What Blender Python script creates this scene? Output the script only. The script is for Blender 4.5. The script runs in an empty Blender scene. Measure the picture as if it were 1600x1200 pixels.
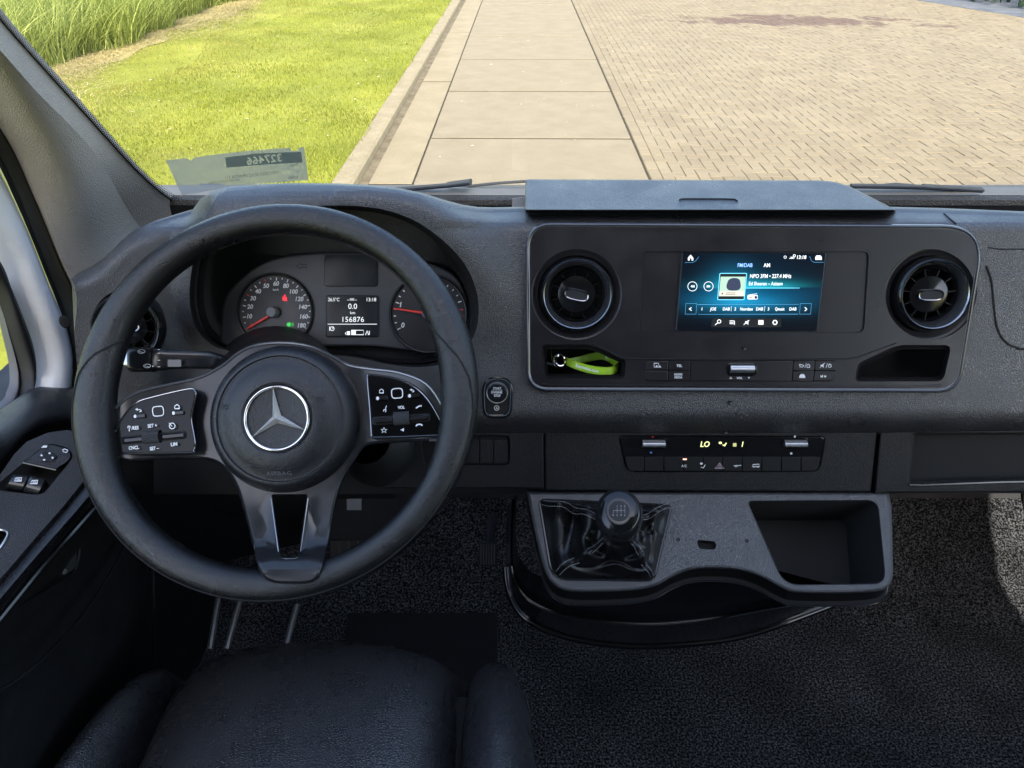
import bpy, bmesh, math, random
import numpy as np
from mathutils import Vector, Matrix
from mathutils.geometry import delaunay_2d_cdt, tessellate_polygon
random.seed(7); RNG = np.random.default_rng(7)
S = bpy.context.scene
COL = S.collection
V = Vector

# ------------------------------------------------------------------ camera, light, exposure
CAM = V((0, 0, 2.03)); PITCH = math.radians(33.9); FPX = 1145.0
cT, sT = math.cos(PITCH), math.sin(PITCH)
cam_d = bpy.data.cameras.new("camera"); cam_d.sensor_width = 36; cam_d.lens = FPX / 1600 * 36
cam_d.clip_start = 0.02; cam_d.clip_end = 2000
cam = bpy.data.objects.new("camera", cam_d); COL.objects.link(cam)
cam.location = CAM; cam.rotation_euler = (math.pi / 2 - PITCH, 0, 0)
S.camera = cam

SUN_EL, SUN_AZ = math.radians(42), math.radians(173)       # azimuth measured clockwise from +Y: the sun stands behind the van
world = bpy.data.worlds.new("World"); S.world = world; world.use_nodes = True
wn = world.node_tree; wn.nodes.clear()
wo = wn.nodes.new("ShaderNodeOutputWorld"); wb = wn.nodes.new("ShaderNodeBackground"); ws = wn.nodes.new("ShaderNodeTexSky")
ws.sky_type = 'NISHITA'; ws.sun_disc = False; ws.sun_elevation = SUN_EL; ws.sun_rotation = SUN_AZ; ws.dust_density = 2.5; ws.air_density = 1.0; ws.ozone_density = .8
wb.inputs[1].default_value = 0.15
wn.links.new(ws.outputs[0], wb.inputs[0]); wn.links.new(wb.outputs[0], wo.inputs[0])
sd = bpy.data.lights.new("sun", 'SUN'); sd.energy = 2.0; sd.angle = math.radians(0.5); sd.color = (1.0, 0.94, 0.85)
sun = bpy.data.objects.new("sun", sd); COL.objects.link(sun)
sdir = V((math.sin(SUN_AZ) * math.cos(SUN_EL), math.cos(SUN_AZ) * math.cos(SUN_EL), math.sin(SUN_EL)))
sun.rotation_euler = sdir.to_track_quat('Z', 'Y').to_euler(); sun.location = (0, 0, 12)
S.view_settings.view_transform = 'Standard'; S.view_settings.look = 'None'
S.view_settings.exposure = 2.15; S.view_settings.gamma = 1.0; S.view_settings.use_curve_mapping = False
S.render.engine = 'CYCLES'
S.cycles.max_bounces = 8; S.cycles.transparent_max_bounces = 12; S.cycles.diffuse_bounces = 5
try: S.cycles.use_denoising = True
except Exception: pass

# ------------------------------------------------------------------ geometry helpers
def ray(px, py):
    a = (px - 800) / FPX; b = (600 - py) / FPX
    return V((a, cT + b * sT, -sT + b * cT))
def P(px, py, d): return CAM + ray(px, py) * d
def hitz(px, py, z):
    r = ray(px, py); return CAM + r * ((z - CAM.z) / r.z)

class Plane:
    def __init__(self, o, n, up=V((0, 0, 1))):
        self.o = V(o); self.n = V(n).normalized()
        self.u = V(up).cross(self.n).normalized(); self.v = self.n.cross(self.u).normalized()
    def at(self, px, py, h=0.0):
        r = ray(px, py); t = (self.o + self.n * h - CAM).dot(self.n) / r.dot(self.n)
        return CAM + r * t
    def off(self, h): return Plane(self.o + self.n * h, self.n, self.v)
    def depth(self, px, py): return (self.at(px, py) - CAM).dot(V((0, cT, -sT)))
    def scale(self, px, py): return (self.at(px + .5, py) - self.at(px - .5, py)).length
def tplane(px, py, d, tilt, yaw=0):
    t = math.radians(tilt); y = math.radians(yaw)
    return Plane(P(px, py, d), V((math.sin(y) * math.cos(t), -math.cos(t) * math.cos(y), math.sin(t))))

def catmull(pts, n=8, closed=True):
    out = []; N = len(pts)
    def g(i): return pts[i % N] if closed else pts[max(0, min(N - 1, i))]
    for i in range(N if closed else N - 1):
        p0, p1, p2, p3 = g(i - 1), g(i), g(i + 1), g(i + 2)
        for k in range(n):
            t = k / n; t2 = t * t; t3 = t2 * t
            out.append(tuple(0.5 * (2 * b + (c - a) * t + (2 * a - 5 * b + 4 * c - d) * t2 + (3 * b - a - 3 * c + d) * t3) for a, b, c, d in zip(p0, p1, p2, p3)))
    if not closed: out.append(tuple(pts[-1]))
    return out
def rnd(pts, r=6, n=5):
    out = []; N = len(pts)
    for i in range(N):
        a, b, c = V(pts[i - 1][:2]), V(pts[i][:2]), V(pts[(i + 1) % N][:2])
        rr = pts[i][2] if len(pts[i]) > 2 else r
        da, dc = (a - b), (c - b); la, lc = da.length, dc.length
        q = min(rr, la * .48, lc * .48)
        p0 = b + da / la * q; p1 = b + dc / lc * q
        for k in range(n + 1):
            t = k / n; out.append(tuple(p0 * (1 - t) ** 2 + b * 2 * t * (1 - t) + p1 * t * t))
    return out
def circ(cx, cy, rx, ry=None, n=48, rot=0):
    ry = ry or rx; c, s = math.cos(rot), math.sin(rot)
    return [(cx + rx * math.cos(t) * c - ry * math.sin(t) * s, cy + rx * math.cos(t) * s + ry * math.sin(t) * c) for t in [2 * math.pi * k / n for k in range(n)]]
def rect(x0, y0, x1, y1, r=0, n=4):
    p = [(x0, y0), (x1, y0), (x1, y1), (x0, y1)]
    return rnd(p, r, n) if r else p
def area2(p): return sum(p[i][0] * p[(i + 1) % len(p)][1] - p[(i + 1) % len(p)][0] * p[i][1] for i in range(len(p))) / 2
def inset(pts, d):
    if area2(pts) > 0: s = 1
    else: s = -1
    out = []; N = len(pts)
    for i in range(N):
        a, b, c = V(pts[i - 1]), V(pts[i]), V(pts[(i + 1) % N])
        e = (b - a); f = (c - b)
        if e.length < 1e-9: e = f
        if f.length < 1e-9: f = e
        e.normalize(); f.normalize()
        n1 = V((-e.y, e.x)); n2 = V((-f.y, f.x)); m = n1 + n2
        if m.length < 1e-6: m = n1
        m.normalize(); k = 1 / max(.5, m.dot(n1))
        out.append(tuple(b + m * (d * s * k)))
    return out
def inside(p, poly):
    x, y = p; r = False; j = len(poly) - 1
    for i in range(len(poly)):
        xi, yi = poly[i]; xj, yj = poly[j]
        if (yi > y) != (yj > y) and x < (xj - xi) * (y - yi) / (yj - yi) + xi: r = not r
        j = i
    return r

class MB:
    def __init__(self): self.v = []; self.f = []; self.m = []
    def add(self, vs, fs, mi=0):
        b = len(self.v); self.v += [tuple(x) for x in vs]; self.f += [tuple(i + b for i in f) for f in fs]; self.m += [mi] * len(fs); return self
    def grid(self, rows, closed=False, mi=0, flip=False):
        n = len(rows[0]); vs = [p for r in rows for p in r]; fs = []
        for i in range(len(rows) - 1):
            for j in range(n if closed else n - 1):
                a, b = i * n + j, i * n + (j + 1) % n
                q = (a, b, b + n, a + n); fs.append(q[::-1] if flip else q)
        return self.add(vs, fs, mi)
    def box(self, c, s, R=None, mi=0):
        c = V(c); R = R or Matrix.Identity(3); vs = []
        for z in (-1, 1):
            for y in (-1, 1):
                for x in (-1, 1): vs.append(c + R @ V((x * s[0] / 2, y * s[1] / 2, z * s[2] / 2)))
        return self.add(vs, [(0, 2, 3, 1), (4, 5, 7, 6), (0, 1, 5, 4), (2, 6, 7, 3), (0, 4, 6, 2), (1, 3, 7, 5)], mi)
    def tube(self, path, r, n=8, closed=False, mi=0, flat=1.0, up=V((0, 0, 1))):
        path = [V(p) for p in path]; N = len(path); rows = []
        for i, p in enumerate(path):
            a = path[(i - 1) % N] if closed or i > 0 else p; b = path[(i + 1) % N] if closed or i < N - 1 else p
            t = (b - a).normalized(); u = t.cross(up)
            if u.length < 1e-4: u = t.cross(V((1, 0, 0)))
            u.normalize(); w = u.cross(t).normalized(); rr = r[i] if isinstance(r, (list, tuple)) else r
            rows.append([p + u * (math.cos(2 * math.pi * k / n) * rr) + w * (math.sin(2 * math.pi * k / n) * rr * flat) for k in range(n)])
        if closed: rows.append(rows[0])
        self.grid(rows, True, mi)
        if not closed:
            self.add(rows[0], [tuple(range(n))], mi); self.add(rows[-1], [tuple(reversed(range(n)))], mi)
        return self
    def plate(self, pl, out, h1, h0=None, bev=0, mi=0, bevh=None):
        """outline (pixels, mapped on plane pl) raised from height h0 to h1 with a chamfer of bev pixels"""
        if area2(out) < 0: out = out[::-1]
        rows = []
        if h0 is not None: rows.append([pl.at(x, y, h0) for x, y in out])
        top = out
        if bev:
            bh = bevh if bevh is not None else bev * pl.scale(*out[0])
            rows.append([pl.at(x, y, h1 - bh) for x, y in out])
            mid = inset(out, bev * .3); rows.append([pl.at(x, y, h1 - bh * .3) for x, y in mid])
            top = inset(out, bev)
        rows.append([pl.at(x, y, h1) for x, y in top])
        if len(rows) > 1: self.grid(rows, True, mi)
        vs = rows[-1]
        loc = [[V((x, y, 0)) for x, y in top]]
        self.add(vs, [tuple(t) for t in tessellate_polygon(loc)], mi)
        return self
    def wall(self, loops, mi=0):
        """loops: list of closed rows of points"""
        return self.grid(loops, True, mi)
    def fill(self, outer, holes, fn, spacing=None, mi=0):
        """triangulate outer minus holes in pixel space, fn(x,y)->3D"""
        pts = []; edges = []
        for lp in [outer] + list(holes):
            b = len(pts); pts += [V(p) for p in lp]; n = len(lp)
            edges += [(b + i, b + (i + 1) % n) for i in range(n)]
        if spacing:
            xs = [p[0] for p in outer]; ys = [p[1] for p in outer]; row = 0
            y = min(ys) + spacing * .6
            segs = np.array([[lp[i][0], lp[i][1], lp[(i + 1) % len(lp)][0], lp[(i + 1) % len(lp)][1]] for lp in [outer] + list(holes) for i in range(len(lp))])
            while y < max(ys):
                x = min(xs) + (spacing * .5 if row % 2 else 0)
                while x < max(xs):
                    if inside((x, y), outer) and not any(inside((x, y), h) for h in holes):
                        dx = segs[:, 2] - segs[:, 0]; dy = segs[:, 3] - segs[:, 1]; L = dx * dx + dy * dy + 1e-9
                        t = np.clip(((x - segs[:, 0]) * dx + (y - segs[:, 1]) * dy) / L, 0, 1)
                        dd = np.min((segs[:, 0] + t * dx - x) ** 2 + (segs[:, 1] + t * dy - y) ** 2)
                        if dd > (spacing * .4) ** 2: pts.append(V((x, y)))
                    x += spacing
                y += spacing * .87; row += 1
        vo, _, fo, _, _, _ = delaunay_2d_cdt(pts, edges, [], 0, 1e-4)
        fs = []
        for f in fo:
            c = sum((vo[i] for i in f), V((0, 0))) / len(f)
            if inside(c, outer) and not any(inside(c, h) for h in holes): fs.append(tuple(f))
        self.add([fn(p.x, p.y) for p in vo], fs, mi)
        return self
    def lathe(self, pl, c, prof, n=48, mi=0, sx=1.0):
        """c 3D centre on plane pl; prof [(r,h)] metres"""
        rows = []
        for r, h in prof:
            rows.append([c + pl.u * (math.cos(2 * math.pi * k / n) * r * sx) + pl.v * (math.sin(2 * math.pi * k / n) * r) + pl.n * h for k in range(n)])
        return self.grid(rows, True, mi)

def wpos(o):
    p = V((0, 0, 0))
    while o is not None: p = p + o.location; o = o.parent
    return p
def link(name, mb, mats, parent=None, label=None, cat=None, group=None, kind=None, smooth=35, origin=None):
    me = bpy.data.meshes.new(name)
    if parent is not None: org = wpos(parent); loc = V((0, 0, 0))
    else:
        a = np.array(mb.v); org = V(origin) if origin is not None else V((a[:, 0].mean(), a[:, 1].mean(), a[:, 2].min())); loc = org
    arr = np.array(mb.v, dtype=float) - np.array(org)
    me.from_pydata(arr.tolist(), [], mb.f)
    for m in (mats if isinstance(mats, (list, tuple)) else [mats]): me.materials.append(m)
    if any(mb.m): me.polygons.foreach_set("material_index", mb.m)
    if smooth:
        me.polygons.foreach_set("use_smooth", [True] * len(me.polygons)); me.set_sharp_from_angle(angle=math.radians(smooth))
    me.update()
    o = bpy.data.objects.new(name, me); COL.objects.link(o); o.location = loc
    if parent is not None: o.parent = parent
    tag(o, label, cat, group, kind); return o
def tag(o, label=None, cat=None, group=None, kind=None):
    if label: o["label"] = label
    if cat: o["category"] = cat
    if group: o["group"] = group
    if kind: o["kind"] = kind
    return o
def thing(name, loc, label, cat, group=None, kind=None):
    o = bpy.data.objects.new(name, None); COL.objects.link(o); o.location = loc; o.empty_display_size = .05
    return tag(o, label, cat, group, kind)

class Ink:
    """flat print laid on a plane: letters and line symbols"""
    def __init__(self, pl, h=.0006, fn=None): self.mb = MB(); self.pl = pl; self.h = h; self.fn = fn or (lambda x, y: pl.at(x, y, h))
    def text(self, s, px, py, cap, sx=1.0, shear=0, rot=0, align='C', bold=0.0, mirror=False, mi=0, spacing=1.0):
        cu = bpy.data.curves.new("t", 'FONT'); cu.body = s; cu.size = 1; cu.align_x = {'C': 'CENTER', 'L': 'LEFT', 'R': 'RIGHT'}[align]
        cu.shear = shear; cu.offset = bold; cu.space_character = spacing; cu.resolution_u = 3
        ob = bpy.data.objects.new("t", cu); me = bpy.data.meshes.new_from_object(ob)
        k = cap / .69; c, sn = math.cos(rot), math.sin(rot); vs = []
        for v in me.vertices:
            x = v.co.x * k * sx * (-1 if mirror else 1); y = (v.co.y - .345) * k
            vs.append(self.fn(px + x * c + y * sn, py - y * c + x * sn))
        self.mb.add(vs, [tuple(p.vertices) for p in me.polygons], mi)
        bpy.data.objects.remove(ob); bpy.data.curves.remove(cu); bpy.data.meshes.remove(me); return self
    def line(self, pts, w=1.0, closed=False, mi=0):
        pts = [V(p) for p in pts]; N = len(pts); L = []; R = []
        for i, p in enumerate(pts):
            a = pts[i - 1] if (i > 0 or closed) else p; b = pts[(i + 1) % N] if (i < N - 1 or closed) else p
            t = (b - a); t = t.normalized() if t.length > 1e-6 else V((1, 0)); n = V((-t.y, t.x))
            k = w / 2
            if (i > 0 or closed) and (i < N - 1 or closed):
                e = (p - a); 
                if e.length > 1e-6: k = w / 2 / max(.6, abs(n.dot(V((-e.normalized().y, e.normalized().x)))))
            L.append(self.fn(*(p + n * k))); R.append(self.fn(*(p - n * k)))
        fs = []; 
        for i in range(N if closed else N - 1):
            j = (i + 1) % N; fs.append((i, j, N + j, N + i))
        self.mb.add(L + R, fs, mi); return self
    def poly(self, pts, mi=0):
        self.mb.add([self.fn(*p) for p in pts], [tuple(t) for t in tessellate_polygon([[V((p[0], p[1], 0)) for p in pts]])], mi); return self
    def dot(self, x, y, r, mi=0, ry=None): return self.poly(circ(x, y, r, ry, 12), mi)
    def ring(self, x, y, r, w=1, ry=None, mi=0): return self.line(circ(x, y, r, ry, 28), w, True, mi)
    def build(self, name, mats, parent, **k): return link(name, self.mb, mats, parent, smooth=0, **k)

# ------------------------------------------------------------------ materials
def nd(nt, t, **k):
    n = nt.nodes.new(t)
    for a, b in k.items(): setattr(n, a, b)
    return n
def mat(name, col, rough=.5, metal=0.0, spec=.5, coat=0.0, coat_r=.1, grain=None, mottle=0.0, emit=None, es=1.0, dust=0.0):
    """grain=(scale, strength, distance) leather-like cells"""
    m = bpy.data.materials.new(name); m.use_nodes = True; nt = m.node_tree; b = nt.nodes["Principled BSDF"]; L = nt.links.new
    b.inputs["Base Color"].default_value = (*col, 1); b.inputs["Roughness"].default_value = rough; b.inputs["Metallic"].default_value = metal
    b.inputs["Specular IOR Level"].default_value = spec; b.inputs["Coat Weight"].default_value = coat; b.inputs["Coat Roughness"].default_value = coat_r
    tc = nd(nt, "ShaderNodeTexCoord")
    if emit: b.inputs["Emission Color"].default_value = (*emit, 1); b.inputs["Emission Strength"].default_value = es
    if mottle or dust:
        no = nd(nt, "ShaderNodeTexNoise"); no.inputs["Scale"].default_value = 9; no.inputs["Detail"].default_value = 6; no.inputs["Roughness"].default_value = .65
        L(tc.outputs["Object"], no.inputs["Vector"])
        mr = nd(nt, "ShaderNodeMapRange"); mr.inputs[1].default_value = .3; mr.inputs[2].default_value = .7
        mr.inputs[3].default_value = 1 - mottle; mr.inputs[4].default_value = 1 + mottle; L(no.outputs[0], mr.inputs[0])
        vm = nd(nt, "ShaderNodeVectorMath", operation='SCALE'); vm.inputs[0].default_value = col; L(mr.outputs[0], vm.inputs[3]); L(vm.outputs[0], b.inputs["Base Color"])
        m2 = nd(nt, "ShaderNodeMapRange"); m2.inputs[1].default_value = .3; m2.inputs[2].default_value = .7
        m2.inputs[3].default_value = max(.02, rough - .07); m2.inputs[4].default_value = min(1, rough + .09)
        n2 = nd(nt, "ShaderNodeTexNoise"); n2.inputs["Scale"].default_value = 23; n2.inputs["Detail"].default_value = 5; L(tc.outputs["Object"], n2.inputs["Vector"])
        L(n2.outputs[0], m2.inputs[0]); L(m2.outputs[0], b.inputs["Roughness"])
    if grain:
        sc, st, di = grain
        vo = nd(nt, "ShaderNodeTexVoronoi", feature='DISTANCE_TO_EDGE'); vo.inputs["Scale"].default_value = sc
        wv = nd(nt, "ShaderNodeTexNoise"); wv.inputs["Scale"].default_value = sc * .8; wv.inputs["Detail"].default_value = 2
        L(tc.outputs["Object"], wv.inputs["Vector"])
        ad = nd(nt, "ShaderNodeVectorMath", operation='MULTIPLY_ADD'); ad.inputs[1].default_value = (.45 / sc,) * 3
        L(wv.outputs["Color"], ad.inputs[0]); L(tc.outputs["Object"], ad.inputs[2]); L(ad.outputs[0], vo.inputs["Vector"])
        cl_ = nd(nt, "ShaderNodeMapRange"); cl_.inputs[1].default_value = 0; cl_.inputs[2].default_value = .32; cl_.interpolation_type = 'SMOOTHSTEP'; L(vo.outputs['Distance'], cl_.inputs[0])
        bu = nd(nt, "ShaderNodeBump"); bu.inputs["Strength"].default_value = st; bu.inputs["Distance"].default_value = di
        L(cl_.outputs[0], bu.inputs["Height"]); L(bu.outputs[0], b.inputs["Normal"])
    return m
M = {}
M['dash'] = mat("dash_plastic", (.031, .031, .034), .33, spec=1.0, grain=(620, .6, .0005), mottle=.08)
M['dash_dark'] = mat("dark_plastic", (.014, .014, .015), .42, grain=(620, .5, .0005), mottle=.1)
M['bezel'] = mat("bezel_plastic", (.013, .012, .014), .34, grain=(900, .15, .0004), mottle=.18)
M['gloss'] = mat("gloss_black", (.006, .006, .007), .07, spec=.6, mottle=.05)
M['pad_gloss'] = mat('pad_gloss', (.004, .004, .0045), .10, spec=.22)
M['vane'] = mat('vane_black', (.010, .010, .011), .25, spec=.5)
M['trimline'] = mat('trim_line', (.16, .165, .18), .22, metal=.6)
M['skirt'] = mat('skirt_black', (.005, .005, .005), .6, spec=.2)
M['gloss2'] = mat("gloss_black_worn", (.008, .008, .009), .16, mottle=.1)
M['satin'] = mat("satin_spoke", (.014, .015, .017), .20, spec=.6, mottle=.06)
M['rubber'] = mat("rubber", (.008, .008, .0085), .6, mottle=.1)
M['black'] = mat("matt_black", (.006, .006, .0065), .65, mottle=.1)
M['void'] = mat("deep_black", (.006, .006, .006), .8)
M['leather'] = mat("seat_leather", (.032, .033, .037), .27, spec=.9, grain=(340, .7, .00045), mottle=.05)
M['wleather'] = mat("wheel_leather", (.007, .0072, .008), .22, spec=.6, grain=(800, .6, .00028), mottle=.03)
M['hub'] = mat("airbag_plastic", (.016, .017, .020), .28, spec=.5, grain=(760, .4, .0004), mottle=.06)
M['boot'] = mat("boot_leather", (.005, .005, .0055), .30, grain=(700, .25, .0004), mottle=.1)
M['star'] = mat('star_chrome', (.80, .79, .77), .22, metal=.55)
M['chrome'] = mat("chrome", (.82, .80, .78), .10, metal=1.0)
M['silver'] = mat("silver_plastic", (.55, .56, .58), .28, metal=.9)
M['dchrome'] = mat("dark_chrome", (.30, .31, .33), .18, metal=1.0)
M['ring'] = mat("vent_ring", (.045, .046, .05), .22, metal=.3)
M['pillar'] = mat("pillar_trim", (.34, .31, .27), .62, grain=(420, .5, .0010), mottle=.08)
M['white_paint'] = mat("white_paint", (.88, .89, .90), .22, coat=.5, mottle=.02)
M['white_ink'] = mat("white_ink", (.78, .78, .78), .5)
M['grey_ink'] = mat("grey_ink", (.35, .35, .36), .5)
M['dark_ink'] = mat("dark_ink", (.008, .008, .008), .6)
M['red_ink'] = mat("red_ink", (.75, .03, .03), .5)
M['blue_ink'] = mat("blue_ink", (.15, .35, .8), .5)
def emis(name, c, s): return mat(name, (0, 0, 0), .4, emit=c, es=s)
M['lit_white'] = emis("lit_white", (.9, .95, 1), .38)
M['lit_cyan'] = emis("lit_cyan", (.15, .62, .85), .5)
M['lit_blue'] = emis("lit_blue", (.25, .48, 1), .5)
M['lit_red'] = emis("lit_red", (1, .03, .06), .28)
M['lit_green'] = emis("lit_green", (.05, .8, .12), .22)
M['lit_amber'] = emis("lit_amber", (.95, 1, .45), .34)
M['lit_dim'] = emis("lit_dim", (.75, .8, .85), .32)
# ------------------------------------------------------------------ outside: slabs, bricks, kerb, lawn, reeds
ROAD = math.radians(-.75)      # the lane runs a touch to the right of the van's nose
RC, RS = math.cos(ROAD), math.sin(ROAD)
def W(x, y, z=0.0): return V((x * RC - y * RS, x * RS + y * RC, z))

def ground_mat(name, c1, c2, scale, rough=.9, c3=None, bump=.3, bs=120, fine=60):
    m = bpy.data.materials.new(name); m.use_nodes = True; nt = m.node_tree; b = nt.nodes["Principled BSDF"]; L = nt.links.new
    b.inputs["Roughness"].default_value = rough; b.inputs["Specular IOR Level"].default_value = .25
    tc = nd(nt, "ShaderNodeTexCoord")
    n1 = nd(nt, "ShaderNodeTexNoise"); n1.inputs["Scale"].default_value = scale; n1.inputs["Detail"].default_value = 7; n1.inputs["Roughness"].default_value = .62
    L(tc.outputs["Object"], n1.inputs["Vector"])
    r = nd(nt, "ShaderNodeValToRGB"); r.color_ramp.elements[0].position = .32; r.color_ramp.elements[1].position = .68
    r.color_ramp.elements[0].color = (*c1, 1); r.color_ramp.elements[1].color = (*c2, 1)
    if c3: e = r.color_ramp.elements.new(.52); e.color = (*c3, 1)
    L(n1.outputs[0], r.inputs[0])
    n2 = nd(nt, "ShaderNodeTexNoise"); n2.inputs["Scale"].default_value = fine; n2.inputs["Detail"].default_value = 5; L(tc.outputs["Object"], n2.inputs["Vector"])
    mr = nd(nt, "ShaderNodeMapRange"); mr.inputs[1].default_value = .25; mr.inputs[2].default_value = .75; mr.inputs[3].default_value = .82; mr.inputs[4].default_value = 1.15; L(n2.outputs[0], mr.inputs[0])
    vm = nd(nt, "ShaderNodeVectorMath", operation='SCALE'); L(r.outputs[0], vm.inputs[0]); L(mr.outputs[0], vm.inputs[3]); L(vm.outputs[0], b.inputs["Base Color"])
    n3 = nd(nt, "ShaderNodeTexNoise"); n3.inputs["Scale"].default_value = bs; n3.inputs["Detail"].default_value = 4; L(tc.outputs["Object"], n3.inputs["Vector"])
    bu = nd(nt, "ShaderNodeBump"); bu.inputs["Strength"].default_value = bump; bu.inputs["Distance"].default_value = .01; L(n3.outputs[0], bu.inputs["Height"]); L(bu.outputs[0], b.inputs["Normal"])
    return m, nt, vm, b
M['soil'], *_ = ground_mat("lawn_soil", (0.140, 0.155, 0.014), (0.255, 0.25, 0.036), .8, c3=(0.190, 0.200, 0.022), bs=60, fine=25)
M['straw'], *_ = ground_mat("straw_ground", (0.208, 0.200, 0.064), (0.368, 0.296, 0.136), 4, bs=40, fine=30)
M['concrete'], *_ = ground_mat("slab_concrete", (0.2, 0.165, 0.103), (0.241, 0.199, 0.128), 3.1, bs=260, fine=160, bump=.5)
M['kerb'], *_ = ground_mat("kerb_concrete", (0.204, 0.167, 0.097), (0.267, 0.221, 0.136), 5, bs=120, fine=60)
M['joint'], *_ = ground_mat("sandy_joint", (0.136, 0.101, 0.047), (0.192, 0.147, 0.074), 9, bs=200, fine=90)
M['djoint'], *_ = ground_mat('dark_joint', (0.028, 0.022, 0.011), (0.056, 0.044, 0.024), 9)
M['gutter'], *_ = ground_mat("gutter_concrete", (0.204, 0.167, 0.097), (0.259, 0.213, 0.132), 2.2, bs=160, fine=80)
# bricks: clay pavers, every brick a slightly different tan, with one dark damp stain further out
def brick_mat():
    m, nt, vm, b = ground_mat("clay_paver", (0.184, 0.147, 0.091), (0.223, 0.182, 0.113), 1.4, bs=150, fine=70, bump=.35)
    L = nt.links.new; geo = nd(nt, "ShaderNodeNewGeometry"); oi = nd(nt, "ShaderNodeObjectInfo")
    ad = nd(nt, "ShaderNodeMath", operation='ADD'); L(geo.outputs["Random Per Island"], ad.inputs[0]); L(oi.outputs["Random"], ad.inputs[1])
    fr = nd(nt, "ShaderNodeMath", operation='FRACT'); L(ad.outputs[0], fr.inputs[0])
    mr = nd(nt, "ShaderNodeMapRange"); mr.inputs[3].default_value = .92; mr.inputs[4].default_value = 1.07; L(fr.outputs[0], mr.inputs[0])
    v2 = nd(nt, "ShaderNodeVectorMath", operation='SCALE'); L(vm.outputs[0], v2.inputs[0]); L(mr.outputs[0], v2.inputs[3])
    # stain
    mp = nd(nt, "ShaderNodeVectorMath", operation='SUBTRACT'); mp.inputs[1].default_value = (5.5, 15.4, 0); L(geo.outputs["Position"], mp.inputs[0])
    dv = nd(nt, "ShaderNodeVectorMath", operation='DIVIDE'); dv.inputs[1].default_value = (3.2, 1.15, 5); L(mp.outputs[0], dv.inputs[0])
    no = nd(nt, "ShaderNodeTexNoise"); no.inputs["Scale"].default_value = 1.6; no.inputs["Detail"].default_value = 5; L(geo.outputs["Position"], no.inputs["Vector"])
    ln = nd(nt, "ShaderNodeVectorMath", operation='LENGTH'); L(dv.outputs[0], ln.inputs[0])
    a1 = nd(nt, "ShaderNodeMath", operation='MULTIPLY_ADD'); a1.inputs[1].default_value = 2.4; L(no.outputs[0], a1.inputs[0]); L(ln.outputs["Value"], a1.inputs[2])
    a2 = nd(nt, "ShaderNodeMath", operation='MULTIPLY_ADD'); a2.inputs[1].default_value = .35; L(fr.outputs[0], a2.inputs[0]); L(a1.outputs[0], a2.inputs[2])
    st = nd(nt, "ShaderNodeMapRange"); st.inputs[1].default_value = 1.75; st.inputs[2].default_value = 2.1; st.inputs[3].default_value = 1; st.inputs[4].default_value = 0; L(a2.outputs[0], st.inputs[0])
    mx = nd(nt, "ShaderNodeMix", data_type='RGBA'); mx.inputs[7].default_value = (.115, .078, .055, 1); L(st.outputs[0], mx.inputs[0]); L(v2.outputs[0], mx.inputs[6])
    L(mx.outputs[2], b.inputs["Base Color"])
    return m
M['brick'] = brick_mat()

# base sheet to the horizon
mb = MB(); mb.add([(-400, -200, -.09), (400, -200, -.09), (400, 900, -.09), (-400, 900, -.09)], [(0, 1, 2, 3)])
link("ground", mb, M['soil'], kind='structure', smooth=0)

# 2 x 2 m concrete slabs, every one its own piece
slab_root = thing("slab_lane", W(.09, 10), None, None, kind='structure'); del_x0, del_x1 = -.91, 1.09
mb = MB(); mb.add([W(-1.36, 1, -.006), W(1.103, 1, -.006), W(1.103, 42, -.006), W(-1.36, 42, -.006)], [(0, 1, 2, 3)]); link("joint_bed", mb, M['djoint'], slab_root, smooth=0)
SP = 2.07; y0 = 7.39 - 4 * SP
def slab_piece(x0, x1, y0, y1, z, jit, gx=.010):
    mb = MB(); g = .018; x0 += gx; x1 -= gx; y0 += g * 1.35; y1 -= g * 1.35
    zz = [z + random.uniform(-jit, jit) for _ in range(4)]; c = [(x0, y0), (x1, y0), (x1, y1), (x0, y1)]
    b = .0015; ci = [(x0 + b, y0 + b), (x1 - b, y0 + b), (x1 - b, y1 - b), (x0 + b, y1 - b)]
    low = [W(*p, -.08) for p in c]; mid = [W(c[i][0], c[i][1], zz[i] - b) for i in range(4)]; top = [W(ci[i][0], ci[i][1], zz[i]) for i in range(4)]
    mb.grid([low, mid, top], True); mb.add(top, [(0, 1, 2, 3)]); return mb
for i in range(2, 20):
    link("slab", slab_piece(-.91, 1.09, y0 + i * SP, y0 + (i + 1) * SP, 0, .0022), M['concrete'], slab_root, smooth=0)

# gutter strip and kerb on the left of the slabs
gut = thing("gutter", W(-1.1, 8), None, None, kind='structure')
for i in range(0, 8):
    link("gutter_piece", slab_piece(-1.285, -.915, 2 + i * 4, 6 + i * 4, -.001, .001, .004), M['gutter'], gut, smooth=0)
kerb = thing("kerb", W(-1.45, 8), None, None, kind='structure')
for i in range(0, 30):
    a, b = 2 + i * 1.0, 3.0 + i * 1.0; g = .004; mb = MB()
    prof = [(-1.56, -.08), (-1.56, .045), (-1.545, .06), (-1.40, .062), (-1.375, .045), (-1.352, -.08)]
    r1 = [W(x, a + g, z) for x, z in prof]; r2 = [W(x, b - g, z) for x, z in prof]
    mb.grid([r1, r2], True); mb.add(r1, [tuple(range(6))]); mb.add(r2, [tuple(reversed(range(6)))])
    link("kerb_stone", mb, M['kerb'], kerb, smooth=30)

mb = MB(); mb.add([W(-1.36, 1, -.0045), W(-1.283, 1, -.0045), W(-1.283, 42, -.0045), W(-1.36, 42, -.0045)], [(0, 1, 2, 3)]); M['strip_brown'], *_ = ground_mat('gutter_brown', (.085, .066, .036), (.17, .14, .085), 6); link('brown_strip', mb, M['strip_brown'], gut, smooth=0)  # plain brown strip between kerb and gutter
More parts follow.
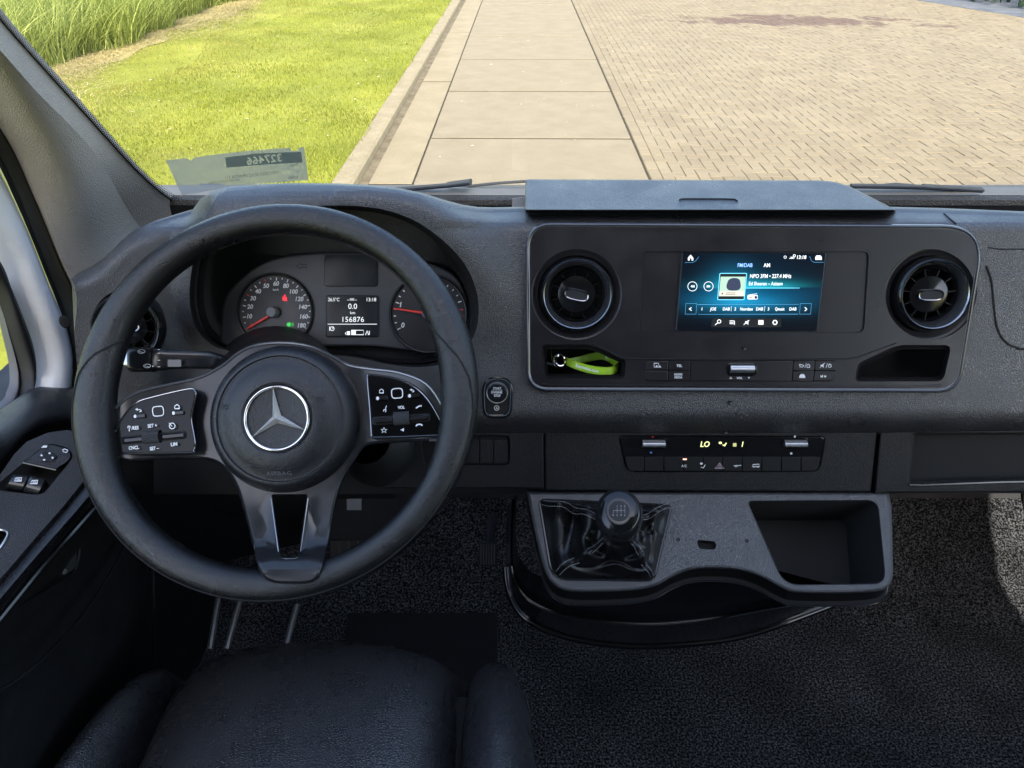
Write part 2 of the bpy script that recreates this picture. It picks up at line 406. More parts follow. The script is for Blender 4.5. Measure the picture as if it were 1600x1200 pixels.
# herringbone clay pavers
pav = thing("brick_pavement", W(5, 10), None, None, kind='structure')
mb = MB(); mb.add([W(1.1, 1, -.007), W(16, 1, -.007), W(16, 42, -.007), W(1.1, 42, -.007)], [(0, 1, 2, 3)]); link("sand_bed", mb, M['joint'], pav, smooth=0)
BW = .1035
def brick_vf(x0, y0, x1, y1, z, tx, ty):
    g = .003; b = .0025; x0 += g; y0 += g; x1 -= g; y1 -= g
    c = [(x0, y0), (x1, y0), (x1, y1), (x0, y1)]; ci = [(x0 + b, y0 + b), (x1 - b, y0 + b), (x1 - b, y1 - b), (x0 + b, y1 - b)]
    f = lambda p: z + (p[0] - x0) * tx + (p[1] - y0) * ty
    vs = [W(*p, -.05) for p in c] + [W(*p, f(p) - b * .8) for p in c] + [W(*p, f(p)) for p in ci]
    fs = []
    for k in (0, 4):
        for i in range(4): j = (i + 1) % 4; fs.append((k + i, k + j, k + 4 + j, k + 4 + i))
    fs.append((8, 9, 10, 11)); return vs, fs
bricks = []
X0 = 1.105 + BW
for k in range(int((30 - 5) / (2 * BW))): bricks.append((1.105, 5 + k * 2 * BW, 1.105 + BW, 5 + (k + 1) * 2 * BW))
nx = int((12.6 - X0) / BW); ny = int((27 - 5) / BW)
for ix in range(nx):
    for iy in range(ny):
        k = (ix + iy) % 4; x = X0 + ix * BW; y = 5 + iy * BW
        if x > 1.5 + y * .72: continue
        if k == 0: bricks.append((x, y, x + 2 * BW, y + BW))
        elif k == 2: bricks.append((x, y, x + BW, y + 2 * BW))
        if ix == 0 and k == 1: bricks.append((x, y, x + BW, y + BW))
def inview(b):
    x, y = (b[0] + b[2]) / 2, (b[1] + b[3]) / 2; w = W(x, y) - CAM
    dz = w.y * cT - w.z * sT; u = w.x / dz * FPX + 800; v = 600 - (w.y * sT + w.z * cT) / dz * FPX
    return v < 305 and 0 < u < 1598, v
near = sorted([b for b in bricks if inview(b)[0]], key=lambda b: -inview(b)[1])
sep = set(near[:300]); rest = MB()
for b in bricks:
    z = random.uniform(-.0015, .0015); vs, fs = brick_vf(*b, z, random.uniform(-.02, .02), random.uniform(-.015, .015))
    if b in sep:
        m1 = MB(); m1.add(vs, fs); link("brick", m1, M['brick'], pav, smooth=0)
    else: rest.add(vs, fs)
link("brick_field", rest, M['brick'], pav, kind='stuff', smooth=0)

# lawn sheet (gently uneven), straw line, turf blades
def lawn_z(x, y):
    return .045 + .03 * math.sin(x * 1.3 + y * .7) * math.sin(y * .9 - x * .4) + .01 * math.sin(x * 5 + y * 3)
def edge_x(y): return -1.545 + .02 * math.sin(y * 2.1) + .02 * math.sin(y * 5.3)
rows = []
for iy in range(120):
    y = 2 + iy * .28
    rows.append([W(x, y, (lawn_z(x, y) if k < 44 else .03)) for k, x in enumerate(np.linspace(-14, edge_x(y), 45))])
mb = MB(); mb.grid(rows); link("lawn", mb, M['soil'], kind='structure', smooth=180)

def dry(nt, col, pos, c=(.26, .22, .06, 1)):
    """dry, bleached patches: more of them towards the reeds"""
    L = nt.links.new; no = nd(nt, "ShaderNodeTexNoise"); no.inputs["Scale"].default_value = .55; no.inputs["Detail"].default_value = 7; no.inputs["Roughness"].default_value = .65; L(pos, no.inputs["Vector"])
    sx = nd(nt, "ShaderNodeSeparateXYZ"); L(pos, sx.inputs[0]); g = nd(nt, "ShaderNodeMapRange"); g.inputs[1].default_value = -5.9; g.inputs[2].default_value = -3.2; g.inputs[3].default_value = .22; g.inputs[4].default_value = 0; L(sx.outputs[0], g.inputs[0])
    ad = nd(nt, "ShaderNodeMath", operation='ADD'); L(no.outputs[0], ad.inputs[0]); L(g.outputs[0], ad.inputs[1]); f = nd(nt, "ShaderNodeMapRange"); f.inputs[1].default_value = .52; f.inputs[2].default_value = .72; f.inputs[3].default_value = 0; f.inputs[4].default_value = .8; L(ad.outputs[0], f.inputs[0])
    mx = nd(nt, "ShaderNodeMix", data_type='RGBA'); mx.inputs[7].default_value = c; L(f.outputs[0], mx.inputs[0]); L(col, mx.inputs[6]); return mx.outputs[2]
def blade_mat(name, c1, c2, trans=.35, patch=False):
    m = bpy.data.materials.new(name); m.use_nodes = True; nt = m.node_tree; b = nt.nodes["Principled BSDF"]; L = nt.links.new
    b.inputs["Roughness"].default_value = .55; b.inputs["Specular IOR Level"].default_value = .3
    geo = nd(nt, "ShaderNodeNewGeometry"); r = nd(nt, "ShaderNodeValToRGB"); r.color_ramp.elements[0].color = (*c1, 1); r.color_ramp.elements[1].color = (*c2, 1)
    L(geo.outputs["Random Per Island"], r.inputs[0])
    no = nd(nt, "ShaderNodeTexNoise"); no.inputs["Scale"].default_value = .9; no.inputs["Detail"].default_value = 4; L(geo.outputs["Position"], no.inputs["Vector"])
    mr = nd(nt, "ShaderNodeMapRange"); mr.inputs[1].default_value = .3; mr.inputs[2].default_value = .7; mr.inputs[3].default_value = .68; mr.inputs[4].default_value = 1.25; L(no.outputs[0], mr.inputs[0])
    src = dry(nt, r.outputs[0], geo.outputs['Position']) if patch else r.outputs[0]
    vm = nd(nt, "ShaderNodeVectorMath", operation='SCALE'); L(src, vm.inputs[0]); L(mr.outputs[0], vm.inputs[3]); L(vm.outputs[0], b.inputs["Base Color"])
    tr = nd(nt, "ShaderNodeBsdfTranslucent"); L(vm.outputs[0], tr.inputs[0]); ms = nd(nt, "ShaderNodeMixShader"); ms.inputs[0].default_value = trans
    L(b.outputs[0], ms.inputs[1]); L(tr.outputs[0], ms.inputs[2]); L(ms.outputs[0], nt.nodes["Material Output"].inputs[0]); return m
M['turf'] = blade_mat("turf_blades", (0.105, 0.140, 0.010), (0.305, 0.310, 0.040), patch=True)
M['reed'] = blade_mat("reed_blades", (0.115, 0.165, 0.025), (0.410, 0.440, 0.120))
M['leafy'] = blade_mat('leaf_litter', (.22, .17, .09), (.60, .55, .40), .2)
M['strawb'] = blade_mat("straw_blades", (0.272, 0.224, 0.080), (0.480, 0.400, 0.200), .2)

def blades(name, xs, ys, zf, hmin, hmax, wid, lean, segs, mats, label=None, wind=(0, 0), flat=False, kind='stuff', headm=None):
    n = len(xs); h = RNG.uniform(hmin, hmax, n); a = RNG.uniform(0, 2 * np.pi, n); l = RNG.uniform(.1, 1, n) * lean
    la = RNG.uniform(0, 2 * np.pi, n); w = wid * RNG.uniform(.6, 1.3, n)
    z = np.array([zf(x, y) for x, y in zip(xs, ys)]); pts = []
    for s in range(segs + 1):
        t = s / segs; cx = xs + (np.cos(la) * l + wind[0]) * h * t ** 1.6; cy = ys + (np.sin(la) * l + wind[1]) * h * t ** 1.6
        cz = z + h * (t if not flat else t * .12 + .0) * (1 - .25 * l * t)
        ww = w * (1 - t) ** .6
        if s < segs:
            pts.append(np.stack([cx - np.cos(a) * ww, cy - np.sin(a) * ww, cz], 1)); pts.append(np.stack([cx + np.cos(a) * ww, cy + np.sin(a) * ww, cz], 1))
        else: pts.append(np.stack([cx, cy, cz], 1))
    k = len(pts); co = np.stack(pts, 1).reshape(-1, 3)
    X = co[:, 0] * RC - co[:, 1] * RS; Y = co[:, 0] * RS + co[:, 1] * RC; co = np.stack([X, Y, co[:, 2]], 1)
    base = (np.arange(n) * k)[:, None]; fl = []; cnt = []
    quads = []; 
    for s in range(segs - 1): quads.append(np.concatenate([base + 2 * s, base + 2 * s + 1, base + 2 * s + 3, base + 2 * s + 2], 1))
    tri = np.concatenate([base + 2 * (segs - 1), base + 2 * (segs - 1) + 1, base + 2 * segs], 1)
    loops = np.concatenate([q for q in quads] + [tri], 1).reshape(-1) if quads else tri.reshape(-1)
    tot = np.tile(np.array([4] * (segs - 1) + [3]), n); start = np.concatenate([[0], np.cumsum(tot)[:-1]])
    me = bpy.data.meshes.new(name); me.vertices.add(len(co)); me.vertices.foreach_set("co", co.reshape(-1))
    me.loops.add(len(loops)); me.loops.foreach_set("vertex_index", loops.astype(np.int32)); me.polygons.add(len(tot)); me.polygons.foreach_set("loop_start", start.astype(np.int32))
    try: me.polygons.foreach_set("loop_total", tot.astype(np.int32))
    except Exception: pass
    me.materials.append(mats); me.update(calc_edges=True); me.validate()
    o = bpy.data.objects.new(name, me); COL.objects.link(o); tag(o, label, None, None, kind); return o
# turf: denser near the van
N = 150000
ys = 5.0 + 17 * RNG.random(N) ** 1.5; xs = RNG.uniform(-5.7, -1.5, N)
clump = np.sin(xs * 3.1 + ys * 1.7) * np.sin(ys * 2.3 - xs * 1.1) + .6 * np.sin(xs * 9 + ys * 7) * np.sin(ys * 11 - xs * 5)
keep = (RNG.random(N) < .62 + .3 * clump) & (xs < np.array([edge_x(y) for y in ys]) + .02)
keep &= ~((RNG.random(N) < .75) & (xs < -4.9 + .25 * np.sin(ys * 1.3)))
xs, ys = xs[keep], ys[keep]
blades("turf", xs, ys, lawn_z, .018, .05, .0035, .9, 2, M['turf'], "short mown yellow-green turf between the kerb and the reeds")
# straw litter along the reed foot
N = 34000; ys = 4 + 18 * RNG.random(N); xs = -5.95 + .42 * RNG.standard_normal(N) * (.8 + .3 * np.sin(ys)) + .2 * np.sin(ys * .9)
blades("straw_litter", xs, ys, lambda x, y: lawn_z(x, y) + random.uniform(0, .03), .08, .3, .004, 1.0, 2, M['strawb'], "dry pale straw lying along the foot of the reeds", flat=True)
mb = MB(); rows = []
for iy in range(80):
    y = 2 + iy * .3; rows.append([W(x, y, lawn_z(x, y) + .006) for x in np.linspace(-6.6 + .2 * math.sin(y), -5.80 + .16 * math.sin(y * 1.7) + .1 * math.sin(y * 4.1), 8)])
mb.grid(rows); link("straw_bed", mb, M['straw'], kind='structure', smooth=180)
# stray leaves and petals on the lawn and the bricks
mb = MB()
for k in range(260):
    if k % 3: x, y, z = random.uniform(-5.4, -1.7), random.uniform(5.5, 16), 0; z = lawn_z(x, y) + .03
    else: x, y, z = random.uniform(-.8, 5.5), random.uniform(5.8, 15), .004
    a = random.uniform(0, 6.28); s_ = random.uniform(.010, .024); c_ = W(x, y, z); u_ = V((math.cos(a), math.sin(a), .1)) * s_; w_ = V((-math.sin(a), math.cos(a), .25)) * s_ * .55
    mb.add([c_ - u_, c_ + w_, c_ + u_ * 1.2, c_ - w_ + V((0, 0, .004))], [(0, 1, 2, 3)])
link("leaf_litter", mb, M['leafy'], kind='stuff', label="small pale leaves scattered over lawn and paving", smooth=0)
# reeds
N = 46000; ys = 5 + 24 * RNG.random(N) ** 1.2; xs = -6.25 - 5.5 * RNG.random(N) ** 1.5 + .18 * np.sin(ys * 1.1) + .1 * np.sin(ys * 3.7)
blades("reeds", xs, ys, lambda x, y: .02, .35, 1.3, .008, 1.05, 4, M['reed'], "tall green reeds growing beside the lawn", wind=(.10, -.15))
# dark hedge and grey edging at the far right of the paving
def leafball(cx, cy, rx, ry, rz, n):
    u = RNG.normal(size=(n, 3)); u /= np.linalg.norm(u, axis=1)[:, None]; r = RNG.uniform(.72, 1.05, n)[:, None]
    p = u * r * np.array([rx, ry, rz]) + np.array([cx, cy, rz * .5]); return p[p[:, 2] > 0.02]
mb = MB()
for k in range(26):
    y = 15.6 + k * .8; p = leafball(11.3 + .3 * math.sin(k) - (.1 * k if k < 12 else 1.2), y, .9, .8, .8, 260)
    for q in p:
        a = RNG.normal(size=3) * .045; b = RNG.normal(size=3) * .045; mb.add([q - a, q + b, q + a, q - b], [(0, 1, 2, 3)])
M['hedge'] = blade_mat("hedge_leaves", (0.016, 0.036, 0.016), (0.048, 0.080, 0.032))
link("hedge", mb, M['hedge'], label="dark green low hedge at the far right edge of the brick paving", cat="hedge", smooth=0)
M['asph'], *_ = ground_mat("far_grey_edge", (0.080, 0.088, 0.096), (0.136, 0.144, 0.152), 3)
ev = [W(9.9, 15.3, .004), W(14, 13.9, .004), W(30, 14, .004), W(30, 60, .004), W(8.3, 60, .004), W(8.9, 18.5, .004)]
mb = MB(); mb.add(ev, [tuple(range(6))]); link("far_road", mb, M['asph'], kind='structure', smooth=0)
# ------------------------------------------------------------------ dashboard planes
PB = tplane(1180, 480, .79, 25)                     # centre panel
zD = PB.at(1180, 349).z                             # dash deck height
def deck_d(py): v = (600 - py) / FPX; return (CAM.z - zD) / (sT - v * cT)
def pb_d(py): return PB.depth(800, py)
def sm(a, b, x): t = max(0, min(1, (x - a) / (b - a))); return t * t * (3 - 2 * t)
def base_d(py):
    a = deck_d(py) if py < 420 else -9; b = pb_d(min(py, 640)) ; k = .006
    if py > 640: b = pb_d(py) + .03 * ((py - 640) / 40) ** 2.2
    if abs(a - b) < 4 * k: return k * math.log(math.exp((a - b) / k) + 1) + b
    return max(a, b)
OPEN = catmull([(296, 470), (298, 432), (305, 398), (322, 368), (352, 348), (400, 334), (460, 325), (520, 321), (570, 323), (609, 330), (652, 347), (695, 378), (727, 414), (743, 450), (748, 482), (744, 515), (730, 542), (708, 561), (670, 573), (615, 571), (560, 560), (480, 553), (400, 552), (345, 545), (318, 528), (303, 505)], 4)
def segdist(x, y, loop):
    best = 1e9; n = len(loop)
    for i in range(n):
        ax, ay = loop[i]; bx, by = loop[(i + 1) % n]; dx, dy = bx - ax, by - ay; L = dx * dx + dy * dy + 1e-9
        t = max(0, min(1, ((x - ax) * dx + (y - ay) * dy) / L)); d = (ax + t * dx - x) ** 2 + (ay + t * dy - y) ** 2
        if d < best: best = d
    return math.sqrt(best)
TOPL = [(112, 437), (135, 424), (160, 408), (182, 385), (205, 366), (235, 353), (270, 342), (297, 334)]
TOPH = [(302, 327), (311, 315), (328, 305), (352, 299), (400, 296), (450, 294), (520, 294.5), (575, 297), (620, 302), (655, 309), (690, 320), (720, 328), (745, 331.5), (770, 332)]
TOPR = [(820, 331), (1000, 330), (1200, 330), (1395, 331), (1475, 333), (1600, 338), (1690, 342), (2000, 348), (2420, 356)]
def hood_d(py): return .735 + (py - 300) / 260 * .06
def D(x, y):
    b = base_d(y)
    if y < 352 and x < 790:
        wh = sm(300, 335, x) * (1 - sm(650, 785, x)); b = b * (1 - wh) + min(b, .752) * wh
    if x < 330: b = b - .0006 * max(0, 330 - x) * .5 * sm(330, 250, x)
    d = segdist(x, y, OPEN) if x < 900 else 999
    w = 1 - sm(2, 95 if x > 520 else 55, d)
    if y > 500: w *= 1 - .7 * sm(500, 580, y)
    r = b * (1 - w) + hood_d(y) * w
    if y < 350 and 300 < x < 790:
        ty = np.interp(x, [p[0] for p in TOPH], [p[1] for p in TOPH]); r += .005 * max(0, 1 - (y - ty) / 18) ** 2
    if x < 300 and y < 440:
        ty = np.interp(x, [p[0] for p in TOPL], [p[1] for p in TOPL]); r += .012 * max(0, 1 - (y - ty) / 26) ** 2
    # soft swell around the left air vent
    return r
M['rim_highlight'] = mat('rim_highlight', (.07, .07, .078), .17, spec=1.0)  # lighter than the bezel; stands in for the highlight along its rim
VENTL = circ(199, 512, 61, 64, 40)
def Pd(x, y, off=0): return P(x, y, D(x, y) - off)

dash = thing("dashboard", P(1000, 700, .85), "black grained plastic dashboard spanning the cab, with instruments, vents and screen", "dashboard")
BEZ = rnd([(822, 348, 38), (1482, 351, 1), (1545, 380, 40), (1500, 614, 34), (823, 612, 34)], 30, 8)
BEZ = rnd([(821, 347, 42), (1543, 351, 70), (1500, 614, 36), (822, 612, 36)], 30, 9)
bottom = [(2420, 668), (2000, 670), (1690, 672), (1600, 671), (1300, 678), (1000, 679), (760, 677), (600, 672), (440, 664), (300, 655), (200, 645), (127, 640)]
outer = TOPL + TOPH + TOPR + bottom + [(122, 590), (116, 520)]
DISP = rnd([(1545, 388, 6), (1700, 388, 1), (1700, 546, 1), (1596, 545, 20), (1566, 520, 25), (1552, 440, 20)], 10, 4)
# bezel hole in the skin is a bit smaller than the bezel plate that lies in it
SB = rnd([(748, 588, 24), (806, 588, 24), (802, 655, 14), (752, 655, 14)], 10, 5)
mb = MB(); mb.fill(outer, [OPEN, inset(BEZ, 6), inset(VENTL, 3)], Pd, spacing=8)
link("dash_shell", mb, M['dash'], dash, smooth=60)
# rear skirt of the skin: gives the hood and deck a back that falls to the windscreen
def back(p, dy, dz): return p + V((0, dy, -dz))
tp = [Pd(x, y) for x, y in TOPL + TOPH + TOPR]
rows = [tp, [back(p, .006, -.0012) for p in tp], [back(p, .016, .0) for p in tp], [back(p, .03, .006) for p in tp], [back(p, .05, .04) for p in tp], [back(p, .06, .22) for p in tp]]
mb = MB(); mb.grid(rows); link("dash_back", mb, M['dash'], dash, smooth=60)
# turned-in lips of the instrument recess
def ring3(loop, fn): return [fn(x, y) for x, y in loop]
PI = tplane(550, 480, .845, 30)
cx0, cy0 = 522, 452
def shr(loop, k): return [(cx0 + (x - cx0) * k, cy0 + (y - cy0) * k) for x, y in loop]
mb = MB()
O2 = shr(OPEN, .965); O3 = shr(OPEN, .95); O4 = shr(OPEN, .93)
mb.grid([ring3(OPEN, Pd), ring3(shr(OPEN, .99), lambda x, y: P(x, y, D(x, y) + .003)), ring3(O2, lambda x, y: P(x, y, hood_d(y) + .05)), ring3(O3, lambda x, y: P(x, y, hood_d(y) + .052)), ring3(O3, lambda x, y: PI.at(x, y, .012)), ring3(O4, lambda x, y: PI.at(x, y, .002)), ring3(shr(OPEN, .90), lambda x, y: PI.at(x, y, -.004))], True)
link("instrument_hood", mb, M['black'], dash, smooth=50)

# ---- instrument cluster (part) with dials
clus = bpy.data.objects.new("instrument_cluster", None); COL.objects.link(clus); clus.parent = dash; clus.location = PI.at(550, 480) - dash.location
FACE = catmull([(352, 545), (346, 500), (352, 465), (366, 446), (388, 425), (415, 409), (448, 400), (500, 395), (560, 395), (605, 397), (645, 404), (680, 414), (708, 429), (724, 452), (733, 490), (726, 530), (700, 556), (640, 548), (580, 541), (500, 541), (420, 545)], 5)
M['face'] = mat("cluster_face", (.045, .046, .050), .42, mottle=.1)
M['dial'] = mat("dial_black", (.012, .012, .014), .38, mottle=.1)
M['lcd'] = mat("lcd_glass", (.020, .023, .026), .16, mottle=.05)
mb = MB(); mb.plate(PI, FACE, .004, -.006, 3); link("cluster_face", mb, M['face'], clus, smooth=30)
mb = MB(); mb.plate(PI, shr(OPEN, 1.0), -.010); link("recess_floor", mb, M['void'], clus, smooth=30)
def dialdisc(cx, cy, r, name):
    mb = MB(); c = PI.at(cx, cy); s = PI.scale(cx, cy)
    mb.lathe(PI, c, [((r + 3) * s, .004), ((r + 3) * s, .0075), ((r + 1.5) * s, .009), (r * s, .0085), ((r - 1.5) * s, .005), (0, .005)], 64)
    return link(name, mb, M['dial'], clus, smooth=35)
d1 = dialdisc(432, 487, 57, "speedometer"); d2 = dialdisc(670, 491, 58, "rev_counter")
ik = Ink(PI, .0058)
for s, x, y in [("10", 389, 494), ("20", 390.5, 479), ("30", 395, 466), ("40", 403, 455), ("50", 415.5, 446.5), ("60", 431, 443), ("80", 446.5, 446.5), ("100", 458, 455.5), ("120", 467, 467), ("140", 472.5, 479.5), ("160", 474, 494.5), ("180", 470.5, 508.5)]:
    ik.text(s, x, y, 6.6, sx=.95, shear=.15, bold=.03)
for k in range(25):
    a = math.radians(209.5 - k * 9.95); r0 = 53.5; r1 = 48.5 if k % 2 == 0 else 51
    if k in (6, 10): continue
    ik.line([(432 + r0 * math.cos(a), 487 - r0 * math.sin(a)), (432 + r1 * math.cos(a), 487 - r1 * math.sin(a))], 1.5)
ik.text("km/h", 431, 452.5, 3.2, bold=.02)
ik.build("numerals", M['white_ink'], clus)
ik = Ink(PI, .0058); ik.text("0", 393, 509, 6.5, bold=.03); ik.build("red_numeral", M['red_ink'], clus)
for k in (6, 10):
    ik = Ink(PI, .0058); a = math.radians(209.5 - k * 9.95); ik.line([(432 + 54 * math.cos(a), 487 - 54 * math.sin(a)), (432 + 49 * math.cos(a), 487 - 49 * math.sin(a))], 1.4); ik.build("red_mark", M['red_ink'], clus)
for dg in (8, -3, -14):
    ik = Ink(PI, .0058); a = math.radians(dg); ik.line([(670 + 54 * math.cos(a), 491 - 54 * math.sin(a)), (670 + 49 * math.cos(a), 491 - 49 * math.sin(a))], 1.4); ik.build("red_mark", M['red_ink'], clus)
ik = Ink(PI, .0058)
for s, x, y in [("0", 629, 508), ("1", 625.5, 476), ("2", 648, 452), ("3", 686, 451), ("4", 709, 477)]: ik.text(s, x, y, 7.5, shear=.15, bold=.03)
for k in range(0, 17):
    a = math.radians(206 - k * 11.5); r1 = 49 if k % 4 == 0 else 51.5
    ik.line([(670 + 55 * math.cos(a), 491 - 55 * math.sin(a)), (670 + r1 * math.cos(a), 491 - r1 * math.sin(a))], 1.5)
ik.build("numerals", M['white_ink'], clus)
# needles
def needle(cx, cy, tx, ty, hub=True, back=0.12):
    mb = MB(); a = PI.at(cx, cy, .010); b = PI.at(tx, ty, .0085); t = (b - a).normalized(); s = t.cross(PI.n).normalized()
    w0, w1 = .0015, .0008; vs = []
    for p, w in ((a, w0), (b, w1)):
        for q in (-1, 1): vs += [p + s * w * q, p + s * w * q * .6 + PI.n * .0016]
    mb.add(vs, [(0, 4, 5, 1), (1, 5, 7, 3), (3, 7, 6, 2), (4, 6, 7, 5), (0, 2, 6, 4), (0, 1, 3, 2)])
    link("needle", mb, M['needle'], clus, smooth=0)
    if hub:
        mb = MB(); sc = PI.scale(cx, cy); mb.lathe(PI, PI.at(cx, cy), [(9 * sc, .005), (9 * sc, .013), (7 * sc, .0155), (0, .016)], 32); link("needle_hub", mb, M['hubg'], clus)
M['needle'] = mat("needle_red", (.8, .04, .03), .4, emit=(1, .05, .03), es=.02); M['hubg'] = mat("needle_hub", (.16, .17, .18), .4)
needle(430, 488, 385, 514); needle(670, 490, 615, 482)
mb = MB(); sc = PI.scale(670, 490); mb.lathe(PI, PI.at(670, 490), [(9 * sc, .005), (9 * sc, .013), (0, .016)], 24)
# displays
def bay(out, fr=3, name="display"):
    mb = MB(); mb.plate(PI, inset(out, -fr), .0065, .003, 1.2); link("display_frame", mb, M['dial'], clus, smooth=30)
    mb = MB(); mb.plate(PI, out, .0072, .006); link(name, mb, M['lcd'], clus, smooth=30)
bay(rect(508, 400, 588, 446, 3), 1.6, "blank_display"); bay(rect(511, 463, 590, 525, 2), 1.6, "trip_display")
ik = Ink(PI, .0078)
ik.text("0.0", 551, 478.5, 8.2); ik.text("km", 551, 488.5, 4.6); ik.text("156876", 551, 499, 8, spacing=1.05)
ik.line([(512, 506.5), (589, 506.5)], .9)
ik.text("26.5°C", 512.5, 468, 5.2, align='L', sx=.85); ik.text("13:18", 588, 468, 5.4, align='R', sx=.95); ik.text("--W--", 550, 468, 4.6)
ik.ring(519, 513.5, 3, 1); ik.line([(519, 513.5), (521.5, 511)], 1); ik.line([(515, 510), (515, 517)], 1)
ik.line(rect(549, 516, 568, 523), .8, True); ik.poly(rect(549, 516, 556, 523)); ik.poly(rect(542, 517.5, 547, 523.5)); ik.line([(541, 519), (539.5, 521), (541, 523)], 1)
ik.line([(571, 523.5), (573.5, 517), (576, 523.5)], 1.2); ik.line([(577, 517), (577, 523)], 1.2)
ik.build("display_lettering", M['lit_dim'], clus)
# warning lamps
ik = Ink(PI, .006)
ik.poly([(442, 470), (441, 466), (443, 463.5), (447, 463.5), (449, 466), (448, 470)]); ik.dot(445, 461.8, 1.5); ik.line([(441, 463), (449, 471)], .9)
ik.build("seat_belt_lamp", M['lit_red'], clus)
ik = Ink(PI, .006); ik.poly([(454, 504), (450, 504), (447.5, 507), (450, 510), (454, 510)]); 
for k in range(3): ik.line([(455.5, 505 + k * 2), (459, 505 + k * 2)], .8)
ik.build("headlight_lamp", M['lit_green'], clus)
ik = Ink(PI, .0048); ik.line([(463, 415.5), (470, 410.5), (470, 413.5), (479, 413.5), (479, 417.8), (470, 417.8), (470, 420.5)], 1.1, True)
ik.build("indicator_arrow", M['dark_ink'], clus)

# ---- left air vent in the dash skin, and the generic vent builder
def vent(pl, cx, cy, r, parent, rot=0.0, dish=.012, aim=(0, 0)):
    s = pl.scale(cx, cy); R = r * s; c = pl.at(cx, cy)
    v = bpy.data.objects.new("air_vent", None); COL.objects.link(v); v.parent = parent; v.location = c - wpos(parent)
    mb = MB(); mb.lathe(pl, c, [(R * 1.10, -.004), (R * 1.07, .003), (R * 1.03, .0075), (R * .985, .009), (R * .95, .0078)], 64); link("vent_collar", mb, M['gloss'], v, smooth=60)
    mb = MB(); mb.lathe(pl, c, [(R * .985, .0085), (R * .965, .0105), (R * .935, .0098), (R * .92, .0075)], 64); link("chrome_line", mb, M['dchrome'], v, smooth=60)
    mb = MB(); mb.lathe(pl, c, [(R * .925, .0085), (R * .89, .006), (R * .82, -.001), (R * .80, -.006)], 64); link("vent_ring", mb, M['ring'], v, smooth=60)
    # the barrel inside is tilted a little
    n = (pl.n + pl.u * aim[0] + pl.v * aim[1]).normalized(); q = Plane(c - pl.n * .004, n, pl.v)
    mb = MB(); mb.lathe(q, q.o, [(R * .80, -.004), (R * .79, .002), (R * .76, .003), (R * .74, .001), (R * .74, -.012), (0, -.012)], 56); link("vent_barrel", mb, M['gloss2'], v, smooth=40)
    mb = MB(); mb.lathe(q, q.o, [(R * .56, -.012), (R * .56, -.0015), (R * .53, .0003), (R * .40, .0016), (0, .0030)], 48); link("vent_core", mb, M['gloss2'], v, smooth=40)
    for k in range(11):
        a = math.pi * (-.5) + (k - 3) * math.pi * 2 / 11 + rot; d = q.u * math.cos(a) + q.v * math.sin(a); t = q.n.cross(d)
        mb = MB(); c0 = q.o + d * R * .645 - q.n * .0055; Rm = Matrix((d, t, q.n)).transposed(); mb.box(c0, (R * .24, .0009, .013), Rm); link("vane", mb, M['vane'], v, smooth=0)
    d = q.u * math.cos(rot) + q.v * math.sin(rot); t = q.n.cross(d)
    def pill(w, h, z):
        L = []
        for k in range(28):
            a = 2 * math.pi * k / 28; sx = math.copysign(abs(math.cos(a)) ** .6, math.cos(a)); sy = math.copysign(abs(math.sin(a)) ** .8, math.sin(a)); L.append(q.o + d * sx * w + t * sy * h + q.n * z)
        return L
    mb = MB(); w, h = R * .37, R * .165; mb.grid([pill(w, h, .0), pill(w, h, .0055), pill(w * .94, h * .9, .0070), pill(w * .86, h * .78, .0066)], True); link("knob_rim", mb, M['dchrome'], v, smooth=50)
    mb = MB(); rr = [pill(w * .86, h * .78, .0067), pill(w * .8, h * .7, .0062)]; mb.grid(rr, True); mb.add(rr[-1], [tuple(range(28))]); link("knob", mb, M['ribbed'], v, smooth=30)
    return v
M['ribbed'] = mat("ribbed_knob", (.03, .03, .033), .45, grain=(1400, .8, .0006))
vp = tplane(199, 512, D(199, 512), 22, 12)
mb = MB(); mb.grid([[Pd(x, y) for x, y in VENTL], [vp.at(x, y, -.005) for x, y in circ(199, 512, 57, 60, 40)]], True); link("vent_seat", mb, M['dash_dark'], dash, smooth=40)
vent(vp, 199, 512, 55, dash, .1, aim=(.05, -.05))

# ---- centre panel (bezel) with its openings
SCR_REC = rnd([(1008, 393, 3), (1350, 393, 10), (1358, 402, 6), (1350, 520, 8), (1003, 518, 3)], 4, 3)
SCR_REC = rnd([(1006, 393, 4), (1358, 393, 10), (1350, 520, 10), (1000, 518, 4)], 4, 3)
VL = circ(901, 460, 71, 71, 56); VR = circ(1454, 460, 71, 71, 56)
POL = rnd([(846, 538, 8), (924, 538, 16), (968, 559, 12), (978, 563, 6), (976, 592, 9), (850, 592, 10)], 8, 5)
POR = rnd([(1336, 596, 6), (1340, 568, 10), (1402, 539, 14), (1487, 539, 12), (1474, 596, 12)], 8, 5)
BST = rnd([(1009, 563, 10), (1309, 563, 10), (1303, 596, 10), (1006, 596, 10)], 8, 5)
HB = .004
mb = MB(); f = lambda x, y: PB.at(x, y, HB + .0016)
inn = inset(BEZ, 7)
mb.fill(inn, [SCR_REC, VL, VR, POL, POR, BST], f)
b1 = BEZ; b2 = inset(BEZ, 2.0); b3 = inset(BEZ, 4.5)
